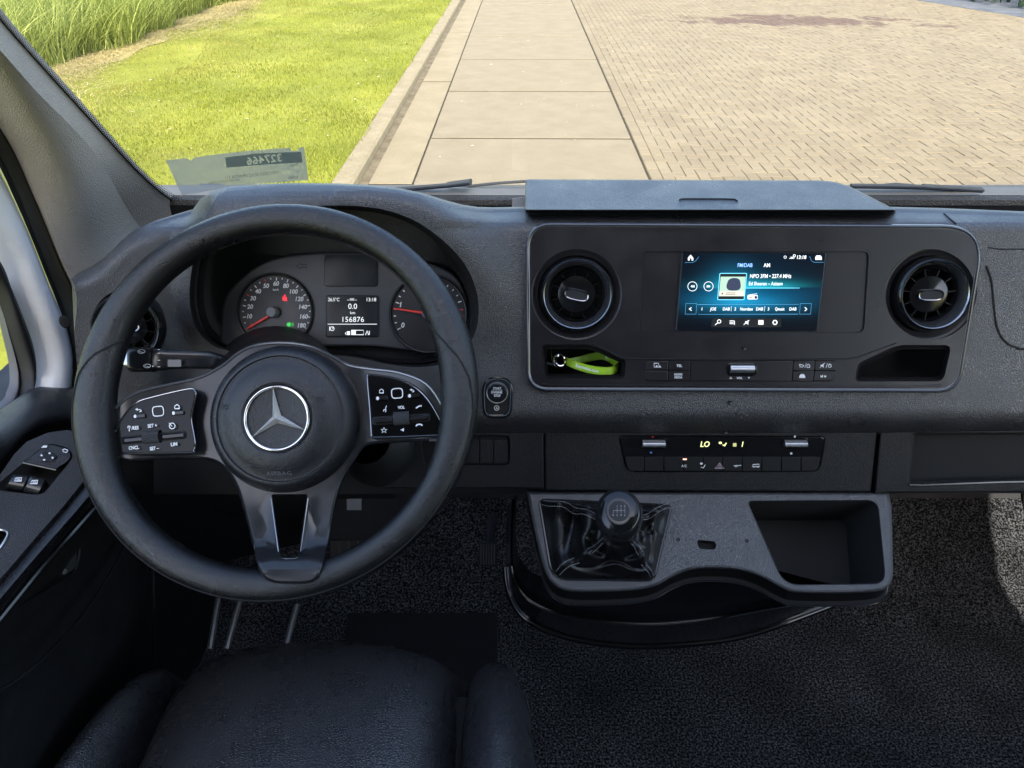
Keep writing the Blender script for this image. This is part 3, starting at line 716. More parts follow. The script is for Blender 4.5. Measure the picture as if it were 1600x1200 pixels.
mr_ = MB(); mr_.grid([[PB.at(x, y, -.006) for x, y in inset(BEZ, -1)], [PB.at(x, y, HB - .002) for x, y in b1], [PB.at(x, y, HB + .0014) for x, y in inset(BEZ, .8)], [PB.at(x, y, HB + .0030) for x, y in b2], [PB.at(x, y, HB + .0034) for x, y in inset(BEZ, 3.4)], [PB.at(x, y, HB + .0028) for x, y in b3], [f(x, y) for x, y in inset(BEZ, 6)], [f(x, y) for x, y in inn]], True); link('panel_rim', mr_, M['rim_highlight'], dash, smooth=60)
for lp, dp in ((SCR_REC, .0022),):
    mb.grid([[f(x, y) for x, y in lp], [PB.at(x, y, HB + .0016 - dp) for x, y in inset(lp, .6)]], True)
for lp in (POL, POR):
    mb.grid([[f(x, y) for x, y in lp], [PB.at(x, y, HB - .001) for x, y in inset(lp, 1.5)], [PB.at(x, y, HB - .004) for x, y in inset(lp, 4.0)], [PB.at(x, y, HB - .002) for x, y in inset(lp, 6.5)], [PB.at(x, y, HB - .05) for x, y in inset(lp, 7)]], True)
link("centre_panel", mb, M['bezel'], dash, smooth=35)
mb = MB(); mb.plate(PB, inset(POL, 6.5), -.04); link("left_pocket_floor", mb, M['void'], dash); mb = MB(); mb.plate(PB, inset(POR, 6.5), -.04); link("right_pocket_floor", mb, M['void'], dash)
mb = MB(); mb.plate(PB, inset(SCR_REC, .5), HB - .0002); link("screen_recess", mb, M['bezel'], dash, smooth=0)
# crease ridge that runs below the buttons
mb = MB(); ln = [PB.at(x, y, HB + .0016) for x, y in [(846, 600), (862, 602), (1000, 602.5), (1200, 603.5), (1420, 604), (1470, 602)]]; mb.tube(ln, .0011, 6); link("crease_line", mb, M['bezel'], dash)
mb = MB(); ln = [PB.at(x, y, HB + .0016) for x, y in [(925, 536), (970, 558.5), (985, 560.5), (1150, 560.5), (1325, 560.5), (1340, 558), (1400, 536)]]; mb.tube(ln, .0007, 6); link("crease_line", mb, M['void'], dash)
for vx in (901, 1454):
    s_ = PB.scale(vx, 460); c_ = PB.at(vx, 460, HB + .0016); mb = MB(); mb.lathe(PB, c_, [(72 * s_, 0), (69.5 * s_, -.0003), (67 * s_, -.0018), (64 * s_, -.0040), (60 * s_, -.0052)], 64); link("vent_bowl", mb, M['bezel'], dash, smooth=80)
vent(PB.off(.002), 901, 460, 54, dash, -.22, aim=(-.04, -.07)); vent(PB.off(.002), 1454, 460, 54, dash, 0, aim=(-.07, -.11))

# ---- infotainment screen
SCR = [(1066, 394.6), (1291, 396), (1277, 517.5), (1056, 516.5)]
def screen_mat():
    m = bpy.data.materials.new("screen_glow"); m.use_nodes = True; nt = m.node_tree; L = nt.links.new; b = nt.nodes["Principled BSDF"]
    b.inputs["Base Color"].default_value = (.004, .004, .005, 1); b.inputs["Roughness"].default_value = .18
    at = nd(nt, "ShaderNodeAttribute", attribute_name="glow"); L(at.outputs["Color"], b.inputs["Emission Color"]); b.inputs["Emission Strength"].default_value = .21; return m
M['screen'] = screen_mat()
def glow(x, y):
    g = lambda cx, cy, sx, sy: math.exp(-((x - cx) / sx) ** 2 - ((y - cy) / sy) ** 2)
    c = V((.002, .003, .006)) + V((.0, .015, .035)) * g(1180, 440, 100, 50)
    c += V((.01, .22, .40)) * (g(1145, 448, 34, 30) * .75 + g(1160, 472, 60, 9) * .95 + g(1170, 483, 90, 12) * .30)
    if y < 450: c += V((.01, .42, .46)) * g(1195, 450, 55, 9) * .8 + V((.01, .22, .3)) * g(1170, 450, 70, 14)
    c += V((.0, .10, .22)) * g(1170, 462, 100, 16) * (1 if y > 450 else .2)
    return c
mb = MB(); nx_, ny_ = 90, 56; rows = []; cols = []
for j in range(ny_ + 1):
    t = j / ny_; r = []
    for i in range(nx_ + 1):
        s = i / nx_; x = (SCR[0][0] * (1 - s) + SCR[1][0] * s) * (1 - t) + (SCR[3][0] * (1 - s) + SCR[2][0] * s) * t; y = (SCR[0][1] * (1 - s) + SCR[1][1] * s) * (1 - t) + (SCR[3][1] * (1 - s) + SCR[2][1] * s) * t
        r.append(PB.at(x, y, HB + .0010)); cols.append((*glow(x, y), 1))
    rows.append(r)
mb.grid(rows)
scr = link("screen", mb, M['screen'], dash, smooth=0)
ca = scr.data.color_attributes.new("glow", 'FLOAT_COLOR', 'POINT'); ca.data.foreach_set("color", np.array(cols).reshape(-1))
for a, b in ((SCR[0], SCR[3]), (SCR[1], SCR[2])): mb = MB(); mb.tube([PB.at(*a, HB + .0012), PB.at(*b, HB + .0012)], .0007, 6); link("screen_edge", mb, M['dchrome'], scr)
SH = HB + .0018
ik = Ink(PB, SH); K = 260 / 1600
def sx_(x): return 1040 + x * K
def sy_(y): return 380 + y * K
def q(pts): return [(sx_(x), sy_(y)) for x, y in pts]
ik.poly(q([(215, 140), (240, 110), (266, 140), (266, 166), (250, 166), (250, 145), (232, 145), (232, 166), (215, 166)]))
ik.poly(q([(1450, 118), (1490, 118), (1502, 135), (1502, 160), (1440, 160), (1440, 135)]))
ik.text("AM", sx_(975), sy_(211), 5.8, sx=.85, bold=.015)
ik.text("13:18", sx_(1303), sy_(134), 5.4, sx=.9, shear=.15, bold=.02)
ik.text("NPO 3FM • 227.4 MHz", sx_(808), sy_(316), 5.9, sx=.80, shear=.15, align='L', bold=.015)
ik.text("Ed Sheeran – Azizam", sx_(798), sy_(388), 5.4, sx=.80, shear=.1, align='L', bold=.012)
for s, x in (("1", 348), ("JOE", 457), ("DAB", 582), ("2", 668), ("Noordzee", 776), ("DAB", 902), ("3", 988), ("Qmusic", 1097), ("DAB", 1222)):
    ik.text(s, sx_(x), sy_(632), 4.6, sx=.72 if len(s) > 4 else .85, shear=.15, bold=.02)
for x in (258, 413):
    ik.ring(sx_(x), sy_(415), 7.2, .8)
ik.poly(q([(277, 402), (255, 415), (277, 428)])); ik.poly(q([(258, 402), (240, 415), (258, 428)])); ik.poly(q([(396, 402), (415, 415), (396, 428)])); ik.poly(q([(413, 402), (432, 415), (413, 428)]))
ik.line(q([(250, 618), (228, 632), (250, 648)]), 1.1); ik.line(q([(1338, 615), (1358, 635), (1338, 652)]), 1.1)
ik.line(q([(632, 606), (630, 655)]), .5); ik.line(q([(955, 606), (950, 655)]), .5)
# tool icons
ik.ring(sx_(515), sy_(752), 2.6, 1.1); ik.line(q([(503, 765), (476, 786)]), 1.3)
for k in range(3): ik.line(q([(615, 746 + k * 14), (655, 746 + k * 14)]), 1)
ik.line(q([(662, 785), (662, 745), (655, 750)]), 1)
ik.poly(q([(765, 752), (780, 752), (795, 740), (795, 785), (780, 772), (765, 772)])); ik.line(q([(805, 740), (750, 785)]), .9)
ik.poly(q([(892, 740), (941, 740), (941, 783), (892, 783)]))
ik.ring(sx_(1052), sy_(762), 3.1, 1.6)
ik.ring(sx_(1150), sy_(134), 1.9, .7); ik.line(q([(1190, 146), (1225, 146), (1225, 135), (1200, 135)]), .9); ik.ring(sx_(1238), sy_(120), 1.7, .9); ik.line(q([(1238, 128), (1232, 150)]), .9)
ik.poly(rnd(q([(788, 498), (885, 498), (885, 540), (788, 540)]), 1.5, 3)); ik.line(q([(800, 498), (880, 485)]), .7)
ik.build("screen_lettering", M['lit_white'], scr)
ik = Ink(PB, SH + .0002); ik.text("dab", sx_(818), sy_(520), 3, bold=.02); ik.poly(q([(855, 508), (880, 508), (880, 534), (855, 534)])); ik.text("11", sx_(917), sy_(764), 3)
ik.build("icon_detail", M['dark_ink'], scr)
ik = Ink(PB, SH); ik.text("FM/DAB", sx_(762), sy_(211), 5.8, sx=.80, shear=.1, bold=.01); ik.build("selected_band", M['lit_blue'], scr)
ik = Ink(PB, SH - .0003)
ik.line(q([(305, 590), (1280, 588), (1272, 682), (312, 684)]), .5, True); ik.line(q([(195, 580), (300, 580), (292, 682), (188, 682)]), .5, True); ik.line(q([(1295, 580), (1402, 580), (1394, 682), (1288, 682)]), .5, True)
ik.line(q([(185, 186), (265, 184), (290, 170), (320, 130)]), .5); ik.line(q([(1385, 125), (1400, 165), (1425, 184), (1525, 184)]), .5)
ik.build("screen_outlines", M['lit_blue2'] if 'lit_blue2' in M else M.setdefault('lit_blue2', emis("lit_blue_dim", (.05, .22, .40), .5)), scr)
ik = Ink(PB, SH); ik.line(rnd(q([(522, 290), (780, 290), (755, 543), (500, 543)]), 1.5, 3), 1.0, True); ik.line(q([(770, 431), (1290, 431)]), .7); ik.build("cover_outline", M['lit_cyan'], scr)
# generic plain cover picture
ik = Ink(PB, SH - .0004); c4 = [(530, 322), (770, 322), (755, 510), (512, 510)]; ik.poly(q(c4)); ik.build("cover_picture", emis("cover_pale", (.42, .62, .50), .35), scr)
ik = Ink(PB, SH - .0005); ik.poly(q([(523, 295), (776, 295), (752, 540), (504, 540)])); ik.build("cover_back", M['dark_ink'], scr)
ik = Ink(PB, SH - .0003); ik.poly(catmull(q([(610, 350), (645, 335), (690, 338), (715, 360), (722, 420), (700, 450), (650, 456), (605, 450), (585, 420), (595, 375)]), 4)); ik.build("cover_shape", emis("cover_dark", (.03, .04, .08), .4), scr)
ik = Ink(PB, SH - .0003); ik.poly(q([(516, 460), (760, 460), (756, 508), (513, 508)])); ik.build("cover_caption", emis("cover_caption", (.70, .68, .58), .35), scr)
ik = Ink(PB, SH - .0001)
for y in (478, 492): ik.line(q([(575, y), (672, y)]), .7)
ik.dot(sx_(545), sy_(485), 1.3); ik.build("caption_text", M['dark_ink'], scr)
ik = Ink(PB, SH - .0007); ik.poly(q([(448, 722), (1112, 722), (1112, 808), (438, 808)])); ik.build("tool_bar", M['dark_ink'], scr)

# ---- button strip on the centre panel
bs = bpy.data.objects.new("button_strip", None); COL.objects.link(bs); bs.parent = dash; bs.location = PB.at(1158, 580) - dash.location
mb = MB(); mb.plate(PB, inset(BST, .3), HB - .003); link("strip_bed", mb, M['void'], bs)
def keycap(out, pl, h0, h1, parent, m='bezel', name="button", bev=1.0): mb = MB(); mb.plate(pl, out, h1, h0, bev, bevh=.0005); return link(name, mb, M[m], parent, smooth=30)
L_ = rnd([(1009.5, 564, 9), (1044.5, 564, 1), (1043.5, 578.5, 1), (1008, 578.5, 1)], 1, 4)
keycap(L_, PB, 0, HB + .0016, bs); keycap(rnd([(1008, 579.3, 1), (1043.5, 579.3, 1), (1043, 595.2, 1), (1006.8, 595.2, 9)], 1, 4), PB, 0, HB + .0016, bs)
keycap([(1045.4, 564), (1079, 564), (1078, 578.5), (1044.6, 578.5)], PB, 0, HB + .0016, bs); keycap([(1044.5, 579.3), (1078, 579.3), (1077, 595.2), (1044, 595.2)], PB, 0, HB + .0016, bs)
keycap([(1080, 564), (1239, 564), (1237, 595.2), (1078, 595.2)], PB, 0, HB + .0014, bs, name="button_blank")
keycap([(1240, 564), (1273, 564), (1272, 579), (1239, 579)], PB, 0, HB + .0016, bs); keycap([(1239, 579.8), (1272, 579.8), (1270, 595.2), (1238, 595.2)], PB, 0, HB + .0016, bs)
keycap(rnd([(1274, 564, 1), (1307.5, 564, 9), (1306.5, 579, 1), (1273, 579, 1)], 1, 4), PB, 0, HB + .0016, bs); keycap(rnd([(1273, 579.8, 1), (1306.5, 579.8, 1), (1303, 595.2, 9), (1271, 595.2, 1)], 1, 4), PB, 0, HB + .0016, bs)
def roller(pl, cx, cy, w, h, parent, r=.008, h0=0):
    c = pl.at(cx, cy, h0); s = pl.scale(cx, cy); W2 = w * s / 2; H2 = h * s / 2; mb = MB(); rows = []
    for k in range(19):
        a = -math.pi / 2 + math.pi * k / 18; rows.append([c + pl.u * x + pl.v * (math.sin(a) * H2) + pl.n * (math.cos(a) * r * (.94 + .06 * (k % 2))) for x in (-W2, W2)])
    mb.grid(rows); 
    for x in (0, 1): mb.add([r_[x] for r_ in rows], [tuple(range(19))])
    return link("roller", mb, M['silver'], parent, smooth=20)
sock = MB(); sock.plate(PB, rnd([(1135, 567), (1183, 567), (1183, 588), (1135, 588)], 9, 5), HB + .0022, HB, 1.0); link("roller_socket", sock, M['gloss'], bs)
roller(PB, 1159, 576, 37, 13, bs, .005, HB + .001)
ik = Ink(PB, HB + .0022)
ik.text("TEL", 1061.5, 571.5, 3.8, bold=.03); ik.text("RADIO", 1060, 585, 3.2, sx=.9, bold=.03); ik.text("MEDIA", 1060, 589.6, 3.2, sx=.9, bold=.03); ik.text("VOL", 1155.5, 590.6, 3.2, bold=.03)
ik.line([(1022, 567.5), (1029, 567.5), (1029, 570.5), (1033, 573.5), (1022, 573.5)], .9, True); ik.dot(1026, 572, 1.4); ik.dot(1031, 572.6, 1.3)
ik.line([(1140, 591.5), (1141.7, 589), (1143.4, 591.5)], .8, True); ik.poly([(1168.5, 589.3), (1172, 589.3), (1170.2, 592)])
ik.line([(1249, 573), (1254, 573.5), (1256, 571.5), (1254, 570), (1250, 570)], .9); ik.poly([(1250.5, 568.3), (1248, 570), (1250.5, 571.8)]); ik.line([(1257.5, 574.5), (1260, 567.5)], .7); ik.line([(1260.8, 574), (1260.8, 570.8), (1263, 569), (1265.2, 570.8), (1265.2, 574)], .9, True)
ik.poly([(1282, 570), (1284, 570), (1287, 567.8), (1287, 574.5), (1284, 572.5), (1282, 572.5)]); ik.line([(1281, 575), (1289, 567)], .7); ik.line([(1290.5, 574.5), (1293, 567.5)], .7); ik.ring(1296.5, 571.5, 2.4, .9); ik.line([(1296.5, 568), (1296.5, 571)], .9)
ik.poly([(1249, 587.5), (1251, 584.5), (1256, 584.5), (1258, 587.5), (1258.5, 590.5), (1248.5, 590.5)]); ik.poly([(1282, 586), (1284.5, 588), (1284.5, 586), (1286, 586), (1286, 589.5), (1282, 589.5)]); ik.poly([(1288, 586), (1290, 588), (1290, 586), (1291.5, 588), (1290, 589.7), (1288, 589.7)])
ik.build("button_lettering", M['white_ink'], bs)

# ---- small screws / sensor dots
for x, y, pl, h in ((1163, 544, PB, HB + .0018), (1141, 629, PB, .001)):
    mb = MB(); s = pl.scale(x, y); mb.lathe(pl, pl.at(x, y, h), [(3.4 * s, 0), (3.2 * s, .0012), (2.2 * s, .0012), (1.9 * s, .0002), (0, .0002)], 16); link("screw_cover", mb, M['dchrome'], dash)

# ---- start button
sp = tplane(777, 620, D(777, 620) - .001, 20)
stb = bpy.data.objects.new("start_button", None); COL.objects.link(stb); stb.parent = dash; stb.location = sp.o - dash.location
CAP = rnd([(755, 591, 22), (800, 591, 22), (797, 651, 14), (757, 651, 14)], 10, 7)
mb = MB(); mb.plate(sp, inset(CAP, -2.5), .002, -.004, 1.5); link("button_base", mb, M['gloss'], stb)
mb = MB(); mb.grid([[sp.at(x, y, .0015) for x, y in inset(CAP, -.2)], [sp.at(x, y, .0042) for x, y in inset(CAP, .5)], [sp.at(x, y, .0042) for x, y in inset(CAP, 1.6)], [sp.at(x, y, .001) for x, y in inset(CAP, 2)]], True); link("chrome_surround", mb, M['chrome'], stb)
mb = MB(); mb.plate(sp, inset(CAP, 3.2), .0030, 0, 1); link("lower_cap", mb, M['black'], stb)
mb = MB(); s = sp.scale(777, 612); mb.lathe(sp, sp.at(777, 612), [(17 * s, 0), (17 * s, .0052), (16.4 * s, .006), (15.7 * s, .0058), (15.3 * s, .0045)], 40); link("round_surround", mb, M['silver'], stb)
mb = MB(); mb.lathe(sp, sp.at(777, 612), [(15.3 * s, .001), (15.3 * s, .0055), (14 * s, .0062), (0, .0060)], 40); link("push_cap", mb, M['gloss2'], stb)
ik = Ink(sp, .0066); ik.text("START", 777, 606.8, 3, bold=.03); ik.text("ENGINE", 776, 612.8, 3.4, bold=.03); ik.text("STOP", 777, 618.6, 2.8, bold=.03); ik.line([(769, 609.6), (785, 609.6)], .5); ik.line([(771, 616), (783, 616)], .5); ik.build("button_lettering", M['white_ink'], stb)
ik = Ink(sp, .0036); ik.ring(776, 637.5, 3.6, .9); ik.text("A", 776, 637.6, 3, bold=.03); ik.build("eco_symbol", M['white_ink'], stb)

# ---- seams in the skin
def seam(pts, parent=dash, r=.0009, fn=Pd, m='void', name="seam_line"):
    mb = MB(); mb.tube([fn(x, y) for x, y in catmull(pts, 6, False)], r, 6); return link(name, mb, M[m], parent)
seam([(1475, 334), (1483, 341), (1494, 350)]); seam([(1544, 387), (1570, 389.5), (1640, 390), (2150, 400)], r=.0007)
seam([(1541, 416), (1549, 440), (1553, 480), (1558, 512), (1570, 533), (1590, 543), (1640, 546), (2100, 552), (2150, 500), (2155, 402)], r=.0012)

# ---- storage lid on top of the deck
PLd = Plane(V((0, .80, zD + .010)), V((0, -.04, 1)))
LID = rnd([(820, 329, 3), (821, 280, 4), (1310, 282, 30), (1402, 329, 4)], 3, 4)
mb = MB(); mb.plate(PLd, LID, .006, -.008, 1.6, bevh=.003); link("storage_lid", mb, M['dash'], dash, smooth=40)
mb = MB(); mb.plate(PLd, [(826, 336), (828, 284), (1300, 286), (1385, 336)], -.006, -.03); link("lid_gap", mb, M['void'], dash)
mb = MB(); mb.tube([PLd.at(x, y, .0063) for x, y in [(1062, 312.5), (1064, 311), (1080, 310.8), (1130, 310.8), (1148, 311.5), (1152, 314)]], .0009, 6); link("lid_grip", mb, M['void'], dash)

# ---- lower dash: recessed panel below the lip
dlo = base_d(672) + .02; PL = tplane(1100, 720, dlo, 12)
low = bpy.data.objects.new("lower_panel", None); COL.objects.link(low); low.parent = dash; low.location = PL.at(1100, 720) - dash.location
# underside of the lip
bt = [(x, y) for x, y in reversed(bottom)]
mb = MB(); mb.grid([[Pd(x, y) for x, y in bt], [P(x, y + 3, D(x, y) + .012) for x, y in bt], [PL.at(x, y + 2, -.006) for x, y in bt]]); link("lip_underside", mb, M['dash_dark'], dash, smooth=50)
def pan(out, name, m='dash_dark', h=0, holes=(), sp_=None, par=low, depth=.02):
    mb = MB(); f = lambda x, y: PL.at(x, y, h); mb.fill(inset(out, 2), list(holes), f, sp_); mb.grid([[PL.at(x, y, h - depth) for x, y in out], [PL.at(x, y, h - .0015) for x, y in out], [f(x, y) for x, y in inset(out, 2)]], True)
    for hl in holes: mb.grid([[f(x, y) for x, y in hl], [PL.at(x, y, h - .004) for x, y in inset(hl, 2)]], True)
    return link(name, mb, M[m], par, smooth=35)
SWB = rnd([(655, 680), (797, 680), (797, 727), (662, 727)], 9, 5)
CLI = rnd([(966, 680, 8), (1291, 681, 10), (1281, 737, 12), (978, 738, 16)], 8, 5)
GLV = rnd([(1426, 676, 4), (2250, 674, 12), (2250, 738, 12), (1416, 757, 10)], 6, 4)
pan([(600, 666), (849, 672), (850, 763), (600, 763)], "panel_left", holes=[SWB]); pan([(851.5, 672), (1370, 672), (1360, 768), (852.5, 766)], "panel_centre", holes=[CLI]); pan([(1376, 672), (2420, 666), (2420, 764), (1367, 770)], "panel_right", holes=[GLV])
mb = MB(); mb.plate(PL, [(240, 655), (2420, 655), (2420, 770), (240, 772)], -.012); link("panel_backing", mb, M['void'], low)
# switch blanks
mb = MB(); mb.plate(PL, SWB, -.004); link("switch_bed", mb, M['void'], low)
for k, (a, b) in enumerate(((664, 703), (704, 726), (727, 748.5), (750, 770.5), (772, 793))):
    if k: keycap(rect(a, 687, b, 724, 2), PL, -.004, -.0005, low, 'dash_dark', "switch_blank", 1)
# climate unit
cl = bpy.data.objects.new("climate_panel", None); COL.objects.link(cl); cl.parent = dash; cl.location = PL.at(1128, 708) - dash.location
mb = MB(); mb.plate(PL, inset(CLI, 1.5), .0016, -.008, 1.5); link("climate_face", mb, M['gloss2'], cl)
ed = [976 + 30.6 * k for k in range(11)]
for k in range(10):
    a, b = ed[k], ed[k + 1]; o = [(a + .5, 713.5), (b - .5, 713.5), (b - .7, 736), (a + .7, 736)]
    if k == 0: o = rnd([(a + .5, 713.5, 1), (b - .5, 713.5, 1), (b - .7, 736, 1), (a + 6, 736, 8)], 1, 3)
    if k == 9: o = rnd([(a + .5, 713.5, 1), (b - .5, 713.5, 4), (b - 4, 736, 9), (a + .7, 736, 1)], 1, 3)
    keycap(o, PL, .0005, .0030, cl, 'black')
for cx in (1021, 1242): roller(PL, cx, 692.5, 35, 12, cl, .006, .0015); mb = MB(); mb.plate(PL, rnd([(cx - 21, 684), (cx + 21, 684), (cx + 21, 701), (cx - 21, 701)], 6, 4), .0020, .001, .6); link("roller_socket", mb, M['gloss'], cl)
ik = Ink(PL, .0022); ik.text("LO", 1101, 694, 8.2, sx=.95, shear=.2, bold=.02); ik.text("1", 1159.5, 694, 7.6, shear=.2, bold=.02)
ik.dot(1125.5, 692, 2.6, ry=1.9); ik.line([(1129, 695), (1132, 696.5), (1135, 692)], 1.6); 
for dx, dy in ((-1.4, -1.4), (1.4, -1.4), (-1.4, 1.4), (1.4, 1.4)): ik.ring(1148 + dx, 695 + dy, 1.1, .5)
ik.build("climate_display", M['lit_amber'], cl)
ik = Ink(PL, .0035); ik.text("A/C", 1069, 728, 3.6, bold=.03); ik.dot(1096, 724.5, 2.4, ry=1.8); ik.line([(1095, 730), (1099, 731), (1102, 726)], 1.4)
ik.line([(1152, 727), (1146.5, 727.8), (1150, 729.6), (1153, 727.5), (1158.5, 727)], 1); ik.line([(1175, 729), (1176.5, 726), (1186, 725.2), (1186.5, 729)], 1.1, True); ik.dot(1178, 729.6, 1.2); ik.dot(1184, 729.6, 1.2)
ik.poly(rect(1240.5, 680.7, 1243.8, 683.7)); ik.poly(rect(1234.8, 707, 1238, 710)); ik.build("button_lettering", M['white_ink'], cl)
ik = Ink(PL, .0035); ik.line([(1117, 731.5), (1124.5, 723.8), (1131.5, 731.5)], 1, True); ik.line([(1121, 729.8), (1124.5, 726.5), (1128, 729.8)], .7, True); ik.build("hazard_symbol", mat("hazard_ink", (.62, .45, .5), .5), cl)
ik = Ink(PL, .0035); ik.poly(rect(1067, 716.6, 1073, 718.6)); ik.build("ac_lamp", emis("ac_lamp", (1, .45, .35), .7), cl)
ik = Ink(PL, .0022); ik.poly([(1018, 683.5), (1020, 680.6), (1022, 683.5)]); ik.build("warm_mark", M['red_ink'], cl)
ik = Ink(PL, .0022); ik.poly([(1015, 706), (1019.5, 706), (1017.2, 709.4)]); ik.build("cool_mark", M['blue_ink'], cl)
for x, y in ((1134.5, 674.5),):
    mb = MB(); s = PL.scale(x, y); c = Pd(x, y, .0005); mb.lathe(Plane(c, PL.n), c, [(3.6 * s, 0), (3.3 * s, .0012), (2.4 * s, .0012), (2 * s, .0002), (0, .0002)], 16); link("screw_cover", mb, M['dchrome'], dash)
# glovebox shelf
mb = MB(); G2 = inset(GLV, 4)
mb.grid([[PL.at(x, y, -.004) for x, y in inset(GLV, 2)], [PL.at(x, y, -.006) for x, y in G2], [PL.at(x, y - 6, -.10) for x, y in G2]], True); mb.plate(PL, G2, -.095); link("glove_recess", mb, M['void'], low)
mb = MB(); mb.tube([PL.at(1418, 728.5, -.02), PL.at(1500, 724.5, -.02), PL.at(2240, 692, -.02)], .0016, 6); link("shelf_edge", mb, M['dash'], low)
mb = MB(); mb.grid([[PL.at(x, y, -.02) for x, y in ((1418, 728.5), (1500, 724.5), (2240, 692))], [PL.at(x, y - 4, -.09) for x, y in ((1418, 728.5), (1500, 724.5), (2240, 692))]]); link("shelf", mb, M['void'], low)
mb = MB(); mb.tube([PL.at(x, y, .001) for x, y in ((1420, 757), (1440, 757.5), (1560, 753), (1700, 750), (2240, 739))], .0016, 6); link("shelf_trim", mb, M['satin'], low)
# ------------------------------------------------------------------ gear console (part of the dashboard)
PC = Plane(PL.at(1100, 767, -.004), V((0, -math.cos(math.radians(58)), math.sin(math.radians(58)))))
con = bpy.data.objects.new("gear_console", None); COL.objects.link(con); con.parent = dash; con.location = PC.at(1100, 850) - dash.location
CON = [(823, 768), (1388, 769), (1393, 790), (1395, 870), (1395, 900), (1388, 916), (1370, 924), (1320, 927), (1245, 926), (1222, 919), (1188, 901), (1155, 891), (1115, 888), (1078, 891), (1050, 902), (1026, 915), (995, 922), (940, 925), (890, 924), (866, 914), (852, 893), (842, 860), (832, 815)]
CONs = rnd(CON[:2], 1) if False else [(823, 768), (1388, 769)] + catmull(CON[2:], 5, False)
BIN = rnd([(1166, 782, 10), (1372, 781, 18), (1385, 913, 22), (1224, 915, 26)], 10, 6)
BTO = rnd([(841, 780, 10), (1050, 789, 10), (1022, 908, 12), (862, 906, 26)], 10, 6)
HOLE = rnd([(1088, 843), (1119, 846), (1119, 859), (1092, 858)], 6, 4)
mb = MB(); f = lambda x, y: PC.at(x, y, 0); inn = inset(CONs, 5)
mb.fill(inn, [BIN, BTO, HOLE], f)
mb.grid([[f(x, y) for x, y in inn], [PC.at(x, y, -.001) for x, y in inset(CONs, 2.2)], [PC.at(x, y, -.0035) for x, y in CONs]], True)
mb.grid([[f(x, y) for x, y in BIN], [PC.at(x, y, -.002) for x, y in inset(BIN, 1.6)]], True); mb.grid([[f(x, y) for x, y in HOLE], [PC.at(x, y, -.01) for x, y in HOLE]], True)
mb.grid([[f(x, y) for x, y in BTO], [PC.at(x, y, -.003) for x, y in inset(BTO, .8)]], True)
link("console_top", mb, M['dash'], con, smooth=35)
mb = MB(); o2 = inset(CONs, -2)
SK = [PC.at(x, y, -.0035) for x, y in CONs]; kk = lambda dy, dz: [p + V((0, dy, dz)) for p in SK]
mb.grid([SK, kk(.003, -.003), kk(.004, -.018), kk(.0005, -.0205), kk(.0005, -.0225), kk(.006, -.024), kk(.03, -.03)], True); link("console_skirt", mb, M['skirt'], con, smooth=40)
mb = MB(); mb.tube(kk(.0, -.0215)[2:], .0010, 6); link("skirt_highlight", mb, M['satin'], con)  # satin tube added as the highlight along the skirt's lower edge
# storage bin with real depth
def shr2(lp, cx, cy, k): return [(cx + (x - cx) * k, cy + (y - cy) * k) for x, y in lp]
mb = MB(); B1 = inset(BIN, 1.6); dn = V((0, .02, -1)).normalized()
top = [PC.at(x, y, -.002) for x, y in B1]; cb = sum(top, V((0, 0, 0))) / len(top); bot = [cb + (p - cb) * .9 - PC.n * .075 for p in top]
mid = [p + (b - p) * .5 for p, b in zip(top, bot)]
mb.grid([top, mid, bot], True); mb.add(bot, [tuple(t) for t in tessellate_polygon([[V((x, y, 0)) for x, y in B1]])]); link("storage_bin", mb, M['void'], con, smooth=35)
for x, y in ((1060, 843), (1167, 845)):
    mb = MB(); s = PC.scale(x, y); mb.lathe(PC, PC.at(x, y, .0004), [(3 * s, 0), (1.8 * s, .0001), (0, -.001)], 12); link("screw_hole", mb, M['void'], con)
mb = MB(); mb.plate(PC, inset(HOLE, -2), -.009); link("slot_floor", mb, M['void'], con)
# gloss black tub below the console, down to the floor
mb = MB()
r0 = catmull([(x, y, PC.depth(x, y) + .035) for x, y in [(808, 772), (806, 830), (812, 870), (838, 898), (900, 908), (1000, 900), (1100, 872), (1200, 888), (1300, 912), (1370, 912)]], 6, False)
r1 = catmull([(800, 780, .93), (798, 850, .95), (803, 900, .94), (828, 938, .93), (890, 962, .92), (1000, 975, .92), (1100, 968, .92), (1200, 950, .93), (1290, 935, .94), (1350, 925, .95)], 6, False)
r2 = catmull([(797, 785, .99), (795, 860, 1.0), (800, 915, .99), (825, 955, .98), (880, 984, .97), (960, 999, .965), (1050, 1000, .965), (1150, 988, .97), (1240, 960, .98), (1330, 930, 1.0)], 6, False)
r3 = catmull([(792, 790, 1.06), (790, 865, 1.06), (795, 922, 1.05), (820, 965, 1.03), (875, 992, 1.02), (955, 1007, 1.01), (1050, 1008, 1.01), (1155, 995, 1.02), (1250, 964, 1.03), (1340, 930, 1.05)], 6, False)
mb.grid([[P(*p) for p in r] for r in (r0, r1)]); link("console_tub", mb, M['gloss2'], con, smooth=60)
r1b = [(x, y + 2, d - .012) for x, y, d in r1]
mb = MB(); mb.grid([[P(*p) for p in r] for r in (r1, r1b, [(x, y + 3.5, d - .012) for x, y, d in r1], r2, r3)]); link("tub_foot", mb, M['gloss'], con, smooth=35)
mb = MB(); mb.tube([P(*p) for p in r1[10:]], .0035, 8); link('highlight_bead', mb, M['gloss'], con, smooth=80)  # beads added to catch highlight lines along the tub
mb = MB(); mb.tube([P(x, y, d - .002) for x, y, d in r3[8:]], .005, 8); link('highlight_bead', mb, M['gloss'], con, smooth=80)
